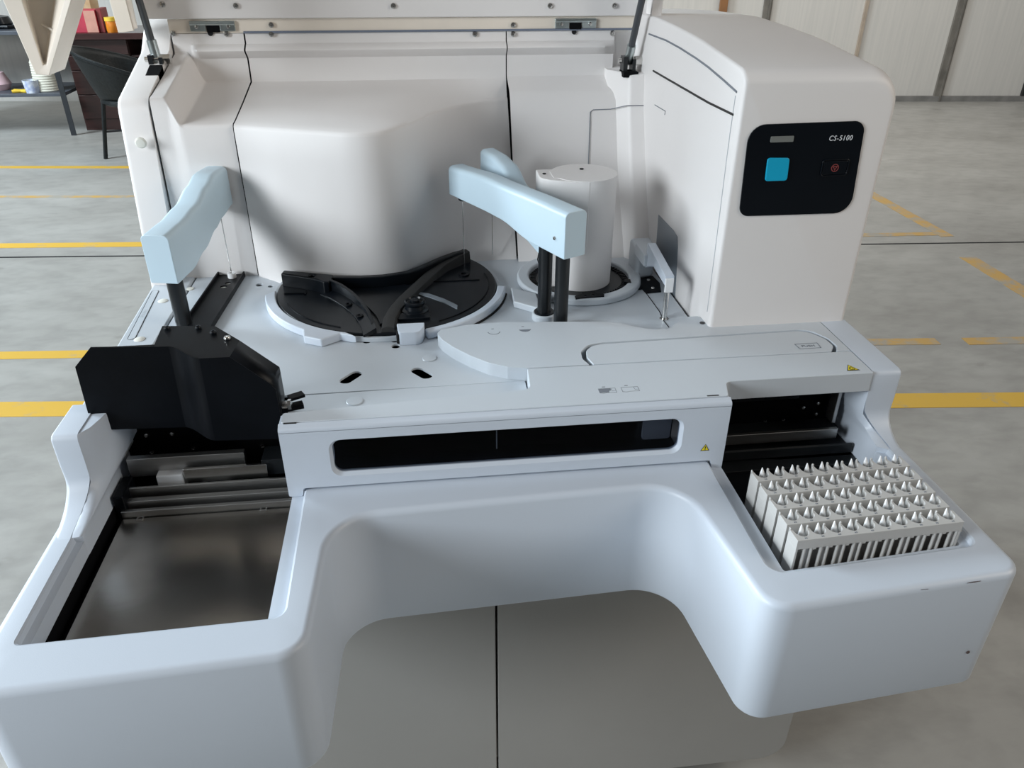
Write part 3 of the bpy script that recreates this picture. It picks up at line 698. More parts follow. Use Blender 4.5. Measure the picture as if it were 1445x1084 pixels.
# ------- reaction wheel with its white drum
CC = (.279, 1.292)
m = MB(); m.prism(circle(CC[0], CC[1], .112, 80), [circle(CC[0], CC[1], .0905, 80)], w0=DZ, w1=DZ + .013); P('wheel_collar', m, DECKW, bevel=.004)
m = MB(); m.prism(circle(CC[0], CC[1], .0905, 64), w0=DZ - .002, w1=DZ + .004); P('reaction_wheel', m, BLACK)
m = MB()
for k in range(72):
    a = 2 * PI * k / 72; m.obox((CC[0] + .083 * math.cos(a), CC[1] + .083 * math.sin(a), DZ + .005), (.010, .003, .003), rz=a)
P('cuvette_slots', m, BLACKM)
dr_ = .0565
prof = circle(CC[0], CC[1], dr_, 56, R(-150), R(168))
dprof = prof + [(CC[0] - .056, CC[1] + .020), (CC[0] - .080, CC[1] + .020), (CC[0] - .080, CC[1] - .028)]
m = MB(); m.prism(prof + [(CC[0] - .0565, CC[1] + .014), (CC[0] - .0565, CC[1] - .028)], w0=DZ + .004, w1=DZ + .198); drum = P('drum', m, WARMW, bevel=.003, label='tall white round drum of the reaction wheel')
m = MB(); m.prism([(CC[0] + a, CC[1] + b) for a, b in ((-.078, .030), (-.079, -.018), (-.074, -.028), (-.062, -.038), (-.042, -.0465), (-.018, -.0545), (0, -.0572), (0, .030))], w0=DZ + .085, w1=DZ + .1972); obj('drum_box', m, WARMW, drum, bevel=.002)
m = MB(); m.cyl((CC[0] - .0, CC[1] + .020, DZ + .197), (CC[0] - .0, CC[1] + .020, DZ + .1995), .0035); m.cyl((CC[0] - .068, CC[1] + .0, DZ + .196), (CC[0] - .068, CC[1] + .0, DZ + .1985), .003); obj('drum_screw', m, GASK, drum)
m = MB(); m.box((CC[0] - .072, CC[1] - .010, DZ + .040), (CC[0] - .050, CC[1] + .012, DZ + .09)); gp = obj('gripper', m, CLIP, drum, bevel=.002)
m = MB(); m.box((CC[0] - .066, CC[1] - .012, DZ + .018), (CC[0] - .054, CC[1] + .0, DZ + .045)); m.lathe((CC[0] - .060, CC[1] - .012, DZ + .055), [(.003, 0), (.003, .003), (0, .003)], (0, -1, 0)); m.tube([(CC[0] - .074, CC[1] - .008, DZ + .07), (CC[0] - .078, CC[1] - .012, DZ + .05), (CC[0] - .074, CC[1] - .012, DZ + .035), (CC[0] - .080, CC[1] - .012, DZ + .025)], .001); m.box((CC[0] - .076, CC[1] - .013, DZ + .03), (CC[0] - .070, CC[1] - .006, DZ + .042)); obj('jaw', m, BLACK, gp)
# black tongues in the collar
q = at(832, 418, z=DZ + .013)
m = MB(); m.prism([(q.x - .026, q.y - .010), (q.x + .024, q.y - .006), (q.x + .026, q.y + .002), (q.x + .014, q.y + .008), (q.x + .012, q.y + .016), (q.x - .012, q.y + .016), (q.x - .012, q.y + .008), (q.x - .026, q.y + .0)], [circle(q.x - .008, q.y - .002, .0025, 10), circle(q.x + .006, q.y + .0, .0025, 10)], w0=DZ + .010, w1=DZ + .015); P('wheel_tongue', m, BLACKM, bevel=.0006)
q = at(885, 398, z=DZ + .013); m = MB(); m.prism([(q.x - .006, q.y), (q.x + .006, q.y - .006), (q.x + .008, q.y + .010), (q.x - .002, q.y + .010)], w0=DZ + .008, w1=DZ + .014); P('wheel_tongue', m, BLACKM)
# black plate with screws and the seam on the right of the deck
q = [at(x, y, z=DZ + .001) for x, y in ((889, 410), (900, 402), (903, 393), (921, 390), (931, 400), (933, 412), (912, 414), (906, 408))]
m = MB(); m.prism([tuple(p[:2]) for p in q][::-1], w0=DZ, w1=DZ + .002); bp_ = P('black_floor_plate', m, BLACKM)
screws(bp_, [at(x, y, z=DZ + .002) for x, y in ((915, 396), (921, 407))], .0035, CHROME, (0, 0, 1))
a, b, c, d = [at(x, y, z=DZ + .0003) for x, y in ((912, 414), (931, 440), (936, 452), (944, 462))]
m = MB(); m.tube([a, b, c, d], .0007, n=6); P('deck_seam', m, GASK)

# ------------------------------------------------------------------ bridge across the front
P2 = lambda pts: [tuple(p) for p in pts]
tc_poly = fillet([(-.188, .8385), (.392, .8395), (.402, .876), (.6165, .8765), (.6165, .9420), (.1365, .9420), (.133, .886), (-.188, .862)], [.004, .004, .010, .002, .001, .002, .012, .004], 5)
m = MB(); m.prism(tc_poly, w0=.990, w1=BZ); topc = P('bridge_top_cover', m, DECKW, bevel=.003, seg=3)
rp = [(.1365, .9442), (.226, .9442), (.2195, .962), (.2215, .985), (.236, 1.004), (.258, 1.0095), (.57, 1.0185), (.588, 1.012), (.602, .985), (.604, .960), (.595, .9442), (.6165, .9442), (.6165, 1.06), (.44, 1.06), (.432, 1.083), (.409, 1.083), (.372, 1.043), (.345, 1.045), (.322, 1.056), (.302, 1.071), (.275, 1.080), (.20, 1.088), (.108, 1.096), (.060, 1.092), (.022, 1.080), (.014, 1.068), (.022, 1.045), (.037, 1.019), (.060, .990), (.085, .965), (.110, .9505)]
rp = fillet(rp, [.001, .001, .02, .02, .018, .03, .03, .018, .02, .02, .001, .001, .001, .004, .004, .004, .008, .03, .04, .03, .06, .2, .08, .02, .006, .02, .05, .05, .05, .05, .0005][:len(rp)] + [.05] * (len(rp) - 31), 4)
m = MB(); m.prism(rp, w0=.990, w1=BZ); P('bridge_rear_cover', m, DECKW, bevel=.002, seg=2, bang=40)
fp = [(.232, .9455), (.588, .9455), (.5995, .961), (.598, .984), (.585, 1.008), (.57, 1.0150), (.258, 1.0060), (.242, 1.002), (.230, .988), (.227, .968)]
fp = fillet(fp, [.001, .001, .02, .02, .03, .03, .03, .02, .018, .02], 4)
m = MB(); m.prism(fp, w0=.990, w1=BZ - .0005); flap = P('push_flap', m, DECKW, bevel=.0025, seg=2, bang=45)
m = MB(); m.box((.215, .93, .988), (.61, 1.02, .991)); P('flap_liner', m, GASK)
# PUSH mark
pa, pb, pc, pd = [at(x, y, z=BZ) for x, y in ((1121, 485.5), (1153, 483.5), (1159, 490.5), (1129, 492.5))]
loop = [tuple(p[:2]) for p in (pd, pc, pb, pa)]
m = MB(); m.prism(loop, [inset(loop, .0007)], w0=BZ - .0006, w1=BZ); pm = obj('push_frame', m, PRINT, flap)
ctr = (pa + pb + pc + pd) / 4
obj('push_lettering', text_mb('PUSH', .0085, lambda u, v, w: (ctr.x + u * 1.05, ctr.y + v * .9 + u * .02, BZ - .0004 + w), .0003), PRINT, flap)
# small icons printed on the bridge
q = at(697, 469, z=BZ); m = MB(); band((q.x, q.y + .002), .0085, .0098, 185, 355, BZ - .0002, BZ + .0002, 20, m); m.box((q.x - .003, q.y + .011, BZ - .0002), (q.x + .001, q.y + .0125, BZ + .0002)); P('ring_mark', m, PRINT)
q = at(741, 466, z=BZ); m = MB(); m.prism(arc((q.x, q.y + .004), .0095, 190, 350, 16), w0=BZ - .0002, w1=BZ + .0002); m.box((q.x - .004, q.y + .012, BZ - .0002), (q.x, q.y + .0135, BZ + .0002)); P('half_disc_mark', m, PRINT)
def stroke(m, pts, w, z):
    for a, b in zip(pts, pts[1:]):
        a = Vector(a); b = Vector(b); d = (b - a).normalized(); n = Vector((-d.y, d.x)) * w; a -= d * w; b += d * w
        m.prism([(a - n)[:], (b - n)[:], (b + n)[:], (a + n)[:]], w0=z - .0002, w1=z + .0002)
for (x0, y0), fill in (((844, 549), True), ((876, 547), False)):
    A = at(x0, y0, z=BZ); m = MB(); wd, ht = .023, .011
    pts = [(A.x, A.y), (A.x, A.y - ht), (A.x + .004, A.y - ht - .001), (A.x + .007, A.y - ht - .001), (A.x + .009, A.y - ht), (A.x + .013, A.y - ht), (A.x + .017, A.y - ht), (A.x + wd, A.y - ht), (A.x + wd, A.y), (A.x, A.y)]
    stroke(m, pts, .00022, BZ); stroke(m, [(A.x + .017, A.y), (A.x + .018, A.y - ht * .6), (A.x + wd, A.y - ht * .6)], .00022, BZ)
    m.box((A.x + .006, A.y + .0035, BZ - .0002), (A.x + .0105, A.y + .005, BZ + .0002)); P('machine_icon', m, PRINT)
    if fill:
        m = MB(); m.prism([(A.x + .0005, A.y - .0005), (A.x + .0005, A.y - ht + .0005), (A.x + .013, A.y - ht + .0005), (A.x + .0135, A.y - ht * .6), (A.x + .0165, A.y - ht * .5), (A.x + .0165, A.y - .0005)][::-1], w0=BZ - .0002, w1=BZ + .00015); P('machine_icon', m, PRINT)
# warning triangles
def tri_sign(c, ux, uy, s, place, mark):
    o = None
    tri = [(-.5, -.38), (.5, -.38), (0, .48)]
    def mk(sc, w0, w1, mt, nm, par):
        mb = MB(); mb.prism([(x * s * sc, (y + (0 if sc == 1 else .01)) * s * sc) for x, y in tri], w0=w0, w1=w1)
        for v in mb.bm.verts: v.co = Vector(place(*v.co))
        return obj(nm, mb, mt, par)
    b = mk(1, 0, .0003, BLKP, 'warning_sign', AN); mk(.78, .0002, .0005, YELLOW, 'yellow_field', b)
    mb = MB()
    if mark == '!': mb.prism([(-.035 * s, -.08 * s), (.035 * s, -.08 * s), (.06 * s, .2 * s), (-.06 * s, .2 * s)], w0=.0004, w1=.0007); mb.prism(circle(0, -.19 * s, .05 * s, 8), w0=.0004, w1=.0007)
    else:
        for k in range(3): mb.prism(arc((.12 * s * math.cos(R(90 + 120 * k)), -.1 * s + .12 * s * math.sin(R(90 + 120 * k))), .12 * s, 90 + 120 * k - 130, 90 + 120 * k + 130, 10) + arc((.12 * s * math.cos(R(90 + 120 * k)), -.1 * s + .12 * s * math.sin(R(90 + 120 * k))), .07 * s, 90 + 120 * k + 130, 90 + 120 * k - 130, 10), w0=.0004, w1=.0007)
    for v in mb.bm.verts: v.co = Vector(place(*v.co))
    obj('symbol', mb, BLKP, b)
q = at(1199, 519.5, z=BZ); tri_sign(None, 0, 0, .021, lambda u, v, w: (q.x + u * .9 + .002 , q.y + v * .95, BZ + w), 'bio')

# front cover with its long smoked window
FY = .828
def fx(px, py): p = at(px, py, y=FY); return (p.x, p.z)
wx0, wz0 = fx(472, 661); wx1, wz1 = fx(962, 597)
x0, x1 = -.1905, .3935
foot0, foot1 = fx(425, 690)[0], fx(1001, 645)[0]
face = fillet([(x0, .912), (x0 + .018, .912), (x0 + .0195, .9245), (x1 - .017, .9245), (x1 - .014, .909), (x1, .909), (x1, 1.011), (x0, 1.011)], [.003, .003, .003, .004, .004, .003, 0, 0], 4)
win = rrect(wx0, .9435, wx1, .9935, .012, 6)
wout = rrect(wx0 - .004, .9395, wx1 + .004, .9965, .015, 6)
m = MB(); bm = m.bm
fr = [bm.verts.new((x, FY, z)) for x, z in face]; bk = [bm.verts.new((x, FY + .010, z)) for x, z in face]
n = len(face)
for i in range(n): bm.faces.new((fr[i], fr[(i + 1) % n], bk[(i + 1) % n], bk[i]))
wo = [bm.verts.new((x, FY, z)) for x, z in wout]; wi = [bm.verts.new((x, FY + .0045, z)) for x, z in win]; wb = [bm.verts.new((x, FY + .010, z)) for x, z in win]
bridge_ = lambda a, b: [bm.faces.new((a[i], a[(i + 1) % len(a)], b[(i + 1) % len(a)], b[i])) for i in range(len(a))]
bridge_(wo, wi); bridge_(wi, wb)
bmesh.ops.triangle_fill(bm, use_beauty=True, edges=[bm.edges.get((fr[i], fr[(i + 1) % n])) for i in range(n)] + [bm.edges.get((wo[i], wo[(i + 1) % len(wo)])) for i in range(len(wo))])
bmesh.ops.triangle_fill(bm, use_beauty=True, edges=[bm.edges.get((bk[i], bk[(i + 1) % n])) for i in range(n)] + [bm.edges.get((wb[i], wb[(i + 1) % len(wb)])) for i in range(len(wb))])
fc = P('front_cover', m, WHITE, ang=30)
# rounded upper shoulder of the front cover
prof = [(FY + .010, 1.0105), (FY, 1.0105)] + [(FY + .0045 - .0045 * math.cos(R(a)), 1.0125 + .0045 * math.sin(R(a))) for a in (0, 22, 45, 67, 85)] + [(.8366, BZ - .0002), (.8366, 1.0105)]
m = MB(); m.prism(prof[::-1], w0=x0, w1=x1, axis='x'); obj('shoulder', m, WHITE, fc)
m = MB(); m.box((x0, FY + .010, .925), (x0 + .004, .86, 1.018)); obj('cover_end', m, WHITE, fc, bevel=.001)
m = MB(); m.box((x1 - .004, FY + .010, .925), (x1, .876, 1.018)); obj('cover_end', m, WHITE, fc, bevel=.001)
m = MB(); m.prism(rrect(wx0 - .001, .9425, wx1 + .001, .9945, .012, 6), w0=FY + .006, w1=FY + .0075, axis='y'); obj('window', m, SMOKED, fc, label='long smoked glass window strip')
m = MB(); m.box((wx0 - .004, .872, .938), (wx1 + .004, .876, 1.0)); m.box((wx0 - .004, FY + .011, .9255), (wx1 + .004, .876, .938)); obj('window_backing', m, DARK, fc)
g0, g1 = at(906, 610, y=.86).x, at(945, 610, y=.86).x
m = MB(); m.prism(rrect(g0, .945, g1, .99, .004), w0=.858, w1=.862, axis='y'); obj('grey_plate', m, PRINTL, fc)
g0 = at(701, 630, y=.86).x; m = MB(); m.cyl((g0, .86, .945), (g0, .86, .975), .0008); obj('thin_rod', m, LETTER, fc)
m = MB()
for px, py in ((409, 597.2), (1006, 558.3)):
    q = at(px, py, z=BZ); m.box((q.x - .008, q.y - .0012, BZ - .006), (q.x + .008, q.y + .0012, BZ + .0003))
P('cover_slot', m, BLKP)
q2 = at(995, 632, y=FY); tri_sign(None, 0, 0, .0125, lambda u, v, w: (q2.x + u, FY - w, q2.z + v), '!')

# ------------------------------------------------------------------ black bracket, left front
m = MB()
Lf, Rf = .889, .862
ptsL = [at(x, y, y=Lf) for x, y in ((106, 518), (127, 491), (238, 489))]
ptsLb = [at(x, y, y=Lf) for x, y in ((128, 597), (139, 597), (142, 607), (262, 603))]
ptsR = [at(x, y, y=Rf) for x, y in ((281, 506), (324, 504), (380, 541), (389, 550), (395, 582))]
ptsRb = [at(x, y, y=Rf) for x, y in ((304, 622), (394, 619.5))]
th = .0025
def sheet(front, d):
    mb = MB(); bm = mb.bm
    f = [bm.verts.new(p) for p in front]; b = [bm.verts.new(Vector(p) + Vector(d)) for p in front]; n = len(f)
    bm.faces.new(f); bm.faces.new(b)
    for i in range(n): bm.faces.new((f[i], f[(i + 1) % n], b[(i + 1) % n], b[i]))
    return mb
zt = ptsR[0].z; zl = ptsL[2].z
br = []
mb = sheet([ptsLb[0], ptsLb[1], ptsLb[2], ptsLb[3], ptsL[2], ptsL[1], ptsL[0]], (0, th, 0))
# S-bend joining both halves
top0, top1, bot0, bot1 = ptsL[2], ptsR[0], ptsLb[3], ptsRb[0]
rows = []
for k in range(9):
    t = k / 8; s = t * t * (3 - 2 * t)
    tp = top0.lerp(top1, t); tp.y = Lf + (Rf - Lf) * s; b_ = bot0.lerp(bot1, t); b_.y = Lf + (Rf - Lf) * s
    rows.append([tuple(tp), (tp.x, tp.y + th, tp.z), (b_.x, b_.y + th, b_.z), tuple(b_)])
mb.loft(rows)
m2 = sheet([ptsRb[0], ptsRb[1], ptsR[4], ptsR[3], ptsR[2], ptsR[1], ptsR[0]], (0, th, 0))
me_ = bpy.data.meshes.new('tmp'); m2.bm.to_mesh(me_); mb.bm.from_mesh(me_); bpy.data.meshes.remove(me_); m2.bm.free()
bk = P('cover_bracket', mb, BLACKM, ang=40, label='bent black sheet metal guard over the left loading bay')
# its top flange
zf_ = zt - .0005
fl_ = [tuple(at(x, y, z=zf_)[:2]) for x, y in ((217, 488), (229, 460), (304, 460.5), (338, 480.5))] + [(ptsR[1].x, ptsR[1].y + .0005), (ptsR[0].x, ptsR[0].y + .0005)] + [(r[0][0], r[0][1] + .0008) for r in rows[::-1]][1:]
m = MB(); m.prism(fl_, w0=zf_ - th, w1=zf_); obj('top_flange', m, BLACKM, bk)
m = MB(); m.box((ptsL[1].x, Lf + th, zl - .004), (ptsL[2].x - .02, Lf + th + .007, zl - .001)); obj('top_flange', m, BLACKM, bk)
q1 = at(338, 480.5, z=zf_); R1_, R2_, R3_, R4_, R5_ = ptsR[1], ptsR[2], ptsR[3], ptsR[4], ptsRb[1]
bk_ = Vector((0, .045, 0)); m = MB(); bm = m.bm
P0 = [R1_, R2_, R3_, R4_, R5_]; P1 = [q1, R2_ + bk_ + Vector((.006, 0, -.002)), R3_ + bk_, R4_ + bk_, R5_ + bk_]
va = [bm.verts.new(p + Vector((0, .0005, 0))) for p in P0]; vb = [bm.verts.new(p) for p in P1]
for a, b, c, d in zip(va, va[1:], vb[1:], vb): bm.faces.new((a, b, c, d))
obj('side_flange', m, BLACKM, bk, solid=.002, flip=True)
screws(bk, [at(x, y, z=zt + .0005) for x, y in ((321, 478),)], .0045, CHROME, (0, 0, 1))
screws(bk, [at(x, y, z=zt + .0005) for x, y in ((236, 464), (280, 463), (301, 470))], .0042, BLACK, (0, 0, 1))
q = at(402, 571, y=.885); m = MB(); m.cyl((q.x - .012, .885, q.z), (q.x + .004, .885, q.z), .005, n=8); m.lathe((q.x + .004, .885, q.z), [(.007, 0), (.007, .004), (0, .006)], (1, 0, 0), 6); obj('bolt', m, CHROME, bk)
m = MB(); m.obox((q.x + .006, .895, q.z - .010), (.030, .012, .006), rz=.3); m.obox((q.x + .012, .905, q.z + .0), (.02, .012, .004), rz=.5); obj('hinge_tab', m, BLACKM, bk)
m = MB(); m.box((-.30, .93, 1.0005), (-.27, .934, 1.1025)); obj('mount_plate', m, BLACKM, bk)

# ------------------------------------------------------------------ probe arms
def probe_arm(base, tip, zb, prof, wd, pole_z0, pole_r, needle, nm='probe_arm', lab=None, over=.028):
    """prof: list of (s 0..1, z_low, z_high) along base -> tip"""
    b = Vector(base[:2]); t = Vector(tip[:2]); d = (t - b); L = d.length; d.normalize(); n = Vector((-d.y, d.x)); b0 = b - d * over; L += over + .016
    mb = MB(); rows = []
    sl = []
    K = 22
    def ev(s):
        for p0, p1 in zip(prof, prof[1:]):
            if s <= p1[0]:
                u = (s - p0[0]) / (p1[0] - p0[0]); u = u * u * (3 - 2 * u); return p0[1] + (p1[1] - p0[1]) * u, p0[2] + (p1[2] - p0[2]) * u
        return prof[-1][1], prof[-1][2]
    for k in range(K + 1):
        s = k / K; lo, hi = ev(s); hw = wd / 2 * (1 - .12 * s); c = b0 + d * (L * s); r = .009
        e = min(s * L, (1 - s) * L)                      # rounded ends
        sec = fillet([(-hw, lo), (hw, lo), (hw, hi), (-hw, hi)], [.0015, .0015, r, r], 4)
        rows.append([(c.x + n.x * u, c.y + n.y * u, v) for u, v in sec])
    mb.loft(rows)
    o = obj(nm, mb, BLUE, AN, bevel=.003, seg=2, bang=50, label=lab)
    m = MB(); m.cyl((b.x, b.y, pole_z0), (b.x, b.y, ev(.15)[0] + .004), pole_r, n=28); obj('pole', m, ANOD, o)
    zlo = ev(.94)[0]
    m = MB(); m.lathe((t.x, t.y, zlo + .002), [(.008, 0), (.009, -.005), (.007, -.011), (.004, -.013), (0, -.013)], n=16); obj('nozzle', m, BLACK, o)
    m = MB(); m.cyl((t.x, t.y, needle), (t.x, t.y, zlo), .0009, n=8); obj('needle', m, CHROME, o)
    return o, d, n
A0 = at(258, 458, z=DZ)
oA, dA, nA = probe_arm((-.388, 1.184), (NA.x, NA.y), 0, [(0, 1.083, 1.160), (.22, 1.085, 1.163), (.45, 1.100, 1.172), (.66, 1.118, 1.190), (.8, 1.128, 1.202), (1, 1.137, 1.202)], .044, DZ, .0125, NA.z - .006, lab='pale blue probe arm on the left of the deck')
NB = at(655, 371, z=DZ + .014)
oB, dB, nB = probe_arm((.213, 1.107), (NB.x, NB.y), 0, [(0, 1.128, 1.199), (.25, 1.129, 1.200), (.52, 1.143, 1.199), (.64, 1.144, 1.200), (1, 1.143, 1.194)], .040, DZ, .0112, DZ + .012, lab='pale blue probe arm in front of the drum, nearer of the two')
sc = at(779, 327, y=1.09)
bB = Vector((.213, 1.107)) - dB * .004 - nB * 0
side = Vector((bB.x, bB.y)) + nB * .0196
q = Vector((side.x, side.y, 1.155)); obj('arm_screw', screw_mb(q, .0032, (nB.x, nB.y, 0)), CHROME, oB)
NC = (.133, 1.405)
oC, dC, nC = probe_arm((.2005, 1.190), NC, 0, [(0, 1.100, 1.158), (.25, 1.108, 1.166), (.45, 1.125, 1.180), (.66, 1.140, 1.206), (.8, 1.148, 1.212), (1, 1.15, 1.212)], .036, DZ, .0112, DZ + .015, lab='pale blue probe arm partly hidden behind the nearer one', over=.016)
m = MB(); m.cyl((.192, 1.142, DZ), (.192, 1.142, 1.142), .0112, n=28); obj('pole', m, ANOD, oB)
m = MB(); m.lathe((.192, 1.142, DZ), [(0, 0), (.020, 0), (.020, .010), (.018, .012), (0, .012)]); P('pole_socket', m, DECKW, bevel=.001)
m = MB(); m.lathe((.192, 1.142, DZ + .011), [(0, 0), (.0165, 0), (.0165, .003), (0, .003)]); P('pole_seal', m, BLACK)

# small white crane arm with steel rod on the right
rod = at(937, 450, z=DZ)
m = MB(); m.cyl((rod.x, rod.y, DZ), (rod.x, rod.y, 1.062), .0042); m.lathe((rod.x, rod.y, DZ), [(.0075, 0), (.0075, .0012), (0, .0012)])
cr_ = MB(); tipT = at(941, 398, y=rod.y); farT = at(917, 350, y=rod.y + .13)
d = Vector((farT.x - tipT.x, farT.y - tipT.y)); L = d.length; d.normalize(); n = Vector((-d.y, d.x))
zb_, zt_ = 1.058, 1.078
pr = []
rows = []
for k in range(6):
    s = k / 5; c = Vector((rod.x, rod.y)) - d * .006 + d * (L + .006) * s; hw = .0075
    lo = zb_ + (.004 if s < .7 else -.02 * (s - .7) / .3)
    rows.append([(c.x - n.x * hw, c.y - n.y * hw, lo), (c.x + n.x * hw, c.y + n.y * hw, lo), (c.x + n.x * hw, c.y + n.y * hw, zt_ + .006 * s), (c.x - n.x * hw, c.y - n.y * hw, zt_ + .006 * s)])
cr_.loft(rows); crane = P('crane_arm', cr_, WHITE, bevel=.0012, label='small white crane arm with a steel rod')
obj('rod', m, CHROME, crane)
m = MB(); m.box((rod.x - .0068, rod.y - .0085, 1.050), (rod.x + .0068, rod.y - .004, 1.074)); obj('end_cap', m, CLIP, crane, bevel=.001)
m = MB(); m.prism(fillet([(.383, 1.285), (.419, 1.297), (.424, 1.345), (.383, 1.345)], .008, 4), w0=DZ, w1=1.060); obj('crane_base', m, DECKW, crane, bevel=.006, seg=3)
m = MB(); m.box((farT.x - .012, farT.y - .012, 1.045), (farT.x + .010, 1.30, 1.066)); obj('crane_joint', m, DECKW, crane, bevel=.002)

# ------------------------------------------------------------------ rear housing
YW = 1.60
def rear_panel(xs, lipy, foot, lipz=1.270, shelf=True, trough=None):
    mb = MB(); rows = []
    for x in xs:
        fy = foot(x); ly = lipy(x); lz = lipz(x) if callable(lipz) else lipz
        pts = [(fy, DZ), (fy + (ly - fy) * .2, DZ + .05), (fy + (ly - fy) * .5, DZ + .13), (fy + (ly - fy) * .82, lz - .05), (ly - .0006, lz - .0075)]
        for a in (15, 35, 55, 75): pts.append((ly + .007 * (1 - math.cos(R(a))), lz - .007 + .007 * math.sin(R(a))))
        zb = 1.302
        span = max(.002, YW - .004 - (ly + .012))
        pts += [(ly + .012 + span * .06, lz + (zb - lz) * .05), (ly + .012 + span * .5, lz + (zb - lz) * .48), (ly + .012 + span * .9, lz + (zb - lz) * .92), (YW - .003, zb + .001), (YW - .001, zb + .006)]
        pts += [(YW, zb + .018), (YW, 1.342), (YW - .0005, 1.3445), (YW - .016, 1.3570), (YW - .0172, 1.3590), (YW - .0160, 1.3612), (YW - .004, 1.3680), (YW, 1.3690), (YW + .001, 1.3865), (YW + .012, 1.3865)]
        rows.append([(x, y, z) for y, z in pts])
    mb.loft(rows, close=False); return mb
def frange(a, b, n): return [a + (b - a) * k / n for k in range(n + 1)]
SX1, SX2 = -.3025, .1815
P('rear_center_panel', rear_panel(frange(SX1 + .0014, SX2 - .0010, 60), sm_lip, wall_foot), WARMW, ang=32, flip=False)
# left panel: the shelf ends in a scooped cheek on the left
def left_panel():
    mb = MB(); rows = []
    for x in frange(-.431, SX1 - .0014, 64):
        # t: 0 on the cheek, 1 on the shelf
        t = min(1, max(0, (x + .410) / .026)); t = t * t * (3 - 2 * t)
        e = 1 if x > -.408 else max(0, (x + .431) / .023)
        fy = 1.388 - .035; fy = 1.345 + .043 * min(1, (x + .431) / .06) if False else 1.384
        ly = 1.386 + .010 * (1 - t); lz = 1.312 + (1.270 - 1.312) * t
        zs = 1.352 + (1.302 - 1.352) * t
        yb = YW
        pts = [(fy, DZ), (fy + .001, DZ + .05), (fy + .002, DZ + .13), (ly - .003, lz - .05), (ly - .0006, lz - .0075)]
        for a in (15, 35, 55, 75): pts.append((ly + .007 * (1 - math.cos(R(a))), lz - .007 + .007 * math.sin(R(a))))
        span = yb - .004 - (ly + .012)
        pts += [(ly + .012 + span * .06, lz + (zs - lz) * .05), (ly + .012 + span * .5, lz + (zs - lz) * .48), (ly + .012 + span * .9, lz + (zs - lz) * .92), (yb - .003, zs + .001), (yb - .001, zs + .003)]
        w = 1 if x > -.392 else 0
        g = min(1, max(0, (x + .400) / .012))
        pts += [(yb, max(zs + .004, 1.330)), (yb, max(zs + .0045, 1.342)), (yb - .0005 * g, max(zs + .005, 1.3445)), (yb - .016 * g, max(zs + .006, 1.3570)), (yb - .0172 * g, max(zs + .0065, 1.3590)), (yb - .016 * g, 1.3612), (yb - .004 * g, 1.3680), (yb, 1.3690), (yb + .001, 1.3865), (yb + .012, 1.3865)]
        rows.append([(x, y, z) for y, z in pts])
    mb.loft(rows, close=False); return mb
P('rear_left_panel', left_panel(), WARMW, ang=32, flip=False)
# right panel with a narrow ledge and a pilaster
def right_panel():
    mb = MB(); rows = []
    for x in frange(SX2 + .0010, .392, 10):
        g = 1 if x < .378 else 0
        yt = 1.555; pts = [(1.40, DZ), (1.447, 1.08), (1.494, 1.16), (yt - .012, 1.268), (yt - .003, 1.281), (yt + .004, 1.287), (YW - .004, 1.3035), (YW - .001, 1.306), (YW, 1.312), (YW, 1.335), (YW - .0005 * g, 1.3445), (YW - .016 * g, 1.3570), (YW - .0172 * g, 1.3590), (YW - .016 * g, 1.3612), (YW - .004 * g, 1.3680), (YW, 1.3690), (YW + .001, 1.3865), (YW + .012, 1.3865)]
        rows.append([(x, y, z) for y, z in pts])
    mb.loft(rows, close=False); return mb
P('rear_right_panel', right_panel(), WARMW, ang=32, flip=False)
# pilaster carrying the right strut, joined to the tower wall
def pilaster():
    mb = MB(); rows = []
    for z, yf in ((DZ, 1.372), (1.08, 1.417), (1.16, 1.462), (1.268, 1.512), (1.308, 1.520), (1.315, 1.522), (1.319, 1.527)):
        rows.append([(.376, yf + .12, z), (.377, yf + .050, z), (.404, yf + .007, z), (.4085, yf + .001, z), (.413, yf, z), (.436, yf - .003, z), (.436, 1.68, z), (.386, 1.68, z)])
    mb.loft(rows); return mb
P('strut_pilaster', pilaster(), WARMW, ang=40)
# recessed seam lines on the right panel
def seam_tube(pts, r=.0008, name='panel_seam'): mb = MB(); mb.tube(pts, r, n=6); return P(name, mb, PRINT)
def wall_y(z): return 1.40 + .047 * (z - DZ) / .08 if z < 1.2 else 1.494 + (1.543 - 1.494) * (z - 1.16) / .108
def onwall(px, py, dy=-.001):
    y = 1.5
    for _ in range(12): p = at(px, py, y=y); y = (1.40 + .5875 * (p.z - DZ)) + dy if p.z < 1.16 else 1.494 + .4537 * (p.z - 1.16) + dy
    return at(px, py, y=y)
seam_tube([onwall(830, 240), onwall(833, 158), onwall(837, 155), onwall(862, 154)])
p1, p2, p3 = onwall(862, 154), at(884, 149, y=1.5085), at(925, 149, y=1.5055)
seam_tube([p1, p2, p3])
# dark liner behind the panel gaps, and the housing core
m = MB(); m.loft([[(x, y, z) for y, z in ((1.45, DZ), (1.46, 1.22), (1.625, 1.26), (1.625, 1.386), (1.70, 1.386), (1.70, DZ))] for x in (-.43, SX1 - .02)])
P('gap_liner', m, GASK)
for sx, ly, fy in ((SX1, 1.396, 1.396), (SX2, 1.580, 1.430)):
    m = MB(); m.loft([[(x, y, z) for y, z in ((fy, DZ), (ly, 1.255), (YW + .004, 1.295), (YW + .004, 1.385), (YW + .02, 1.385), (YW + .02, DZ))] for x in (sx - .006, sx + .006)])
    P('gap_liner', m, GASK)
m = MB(); m.box((-.455, 1.625, .95), (.436, 1.92, 1.386)); P('rear_body', m, WARMW, bevel=.006)
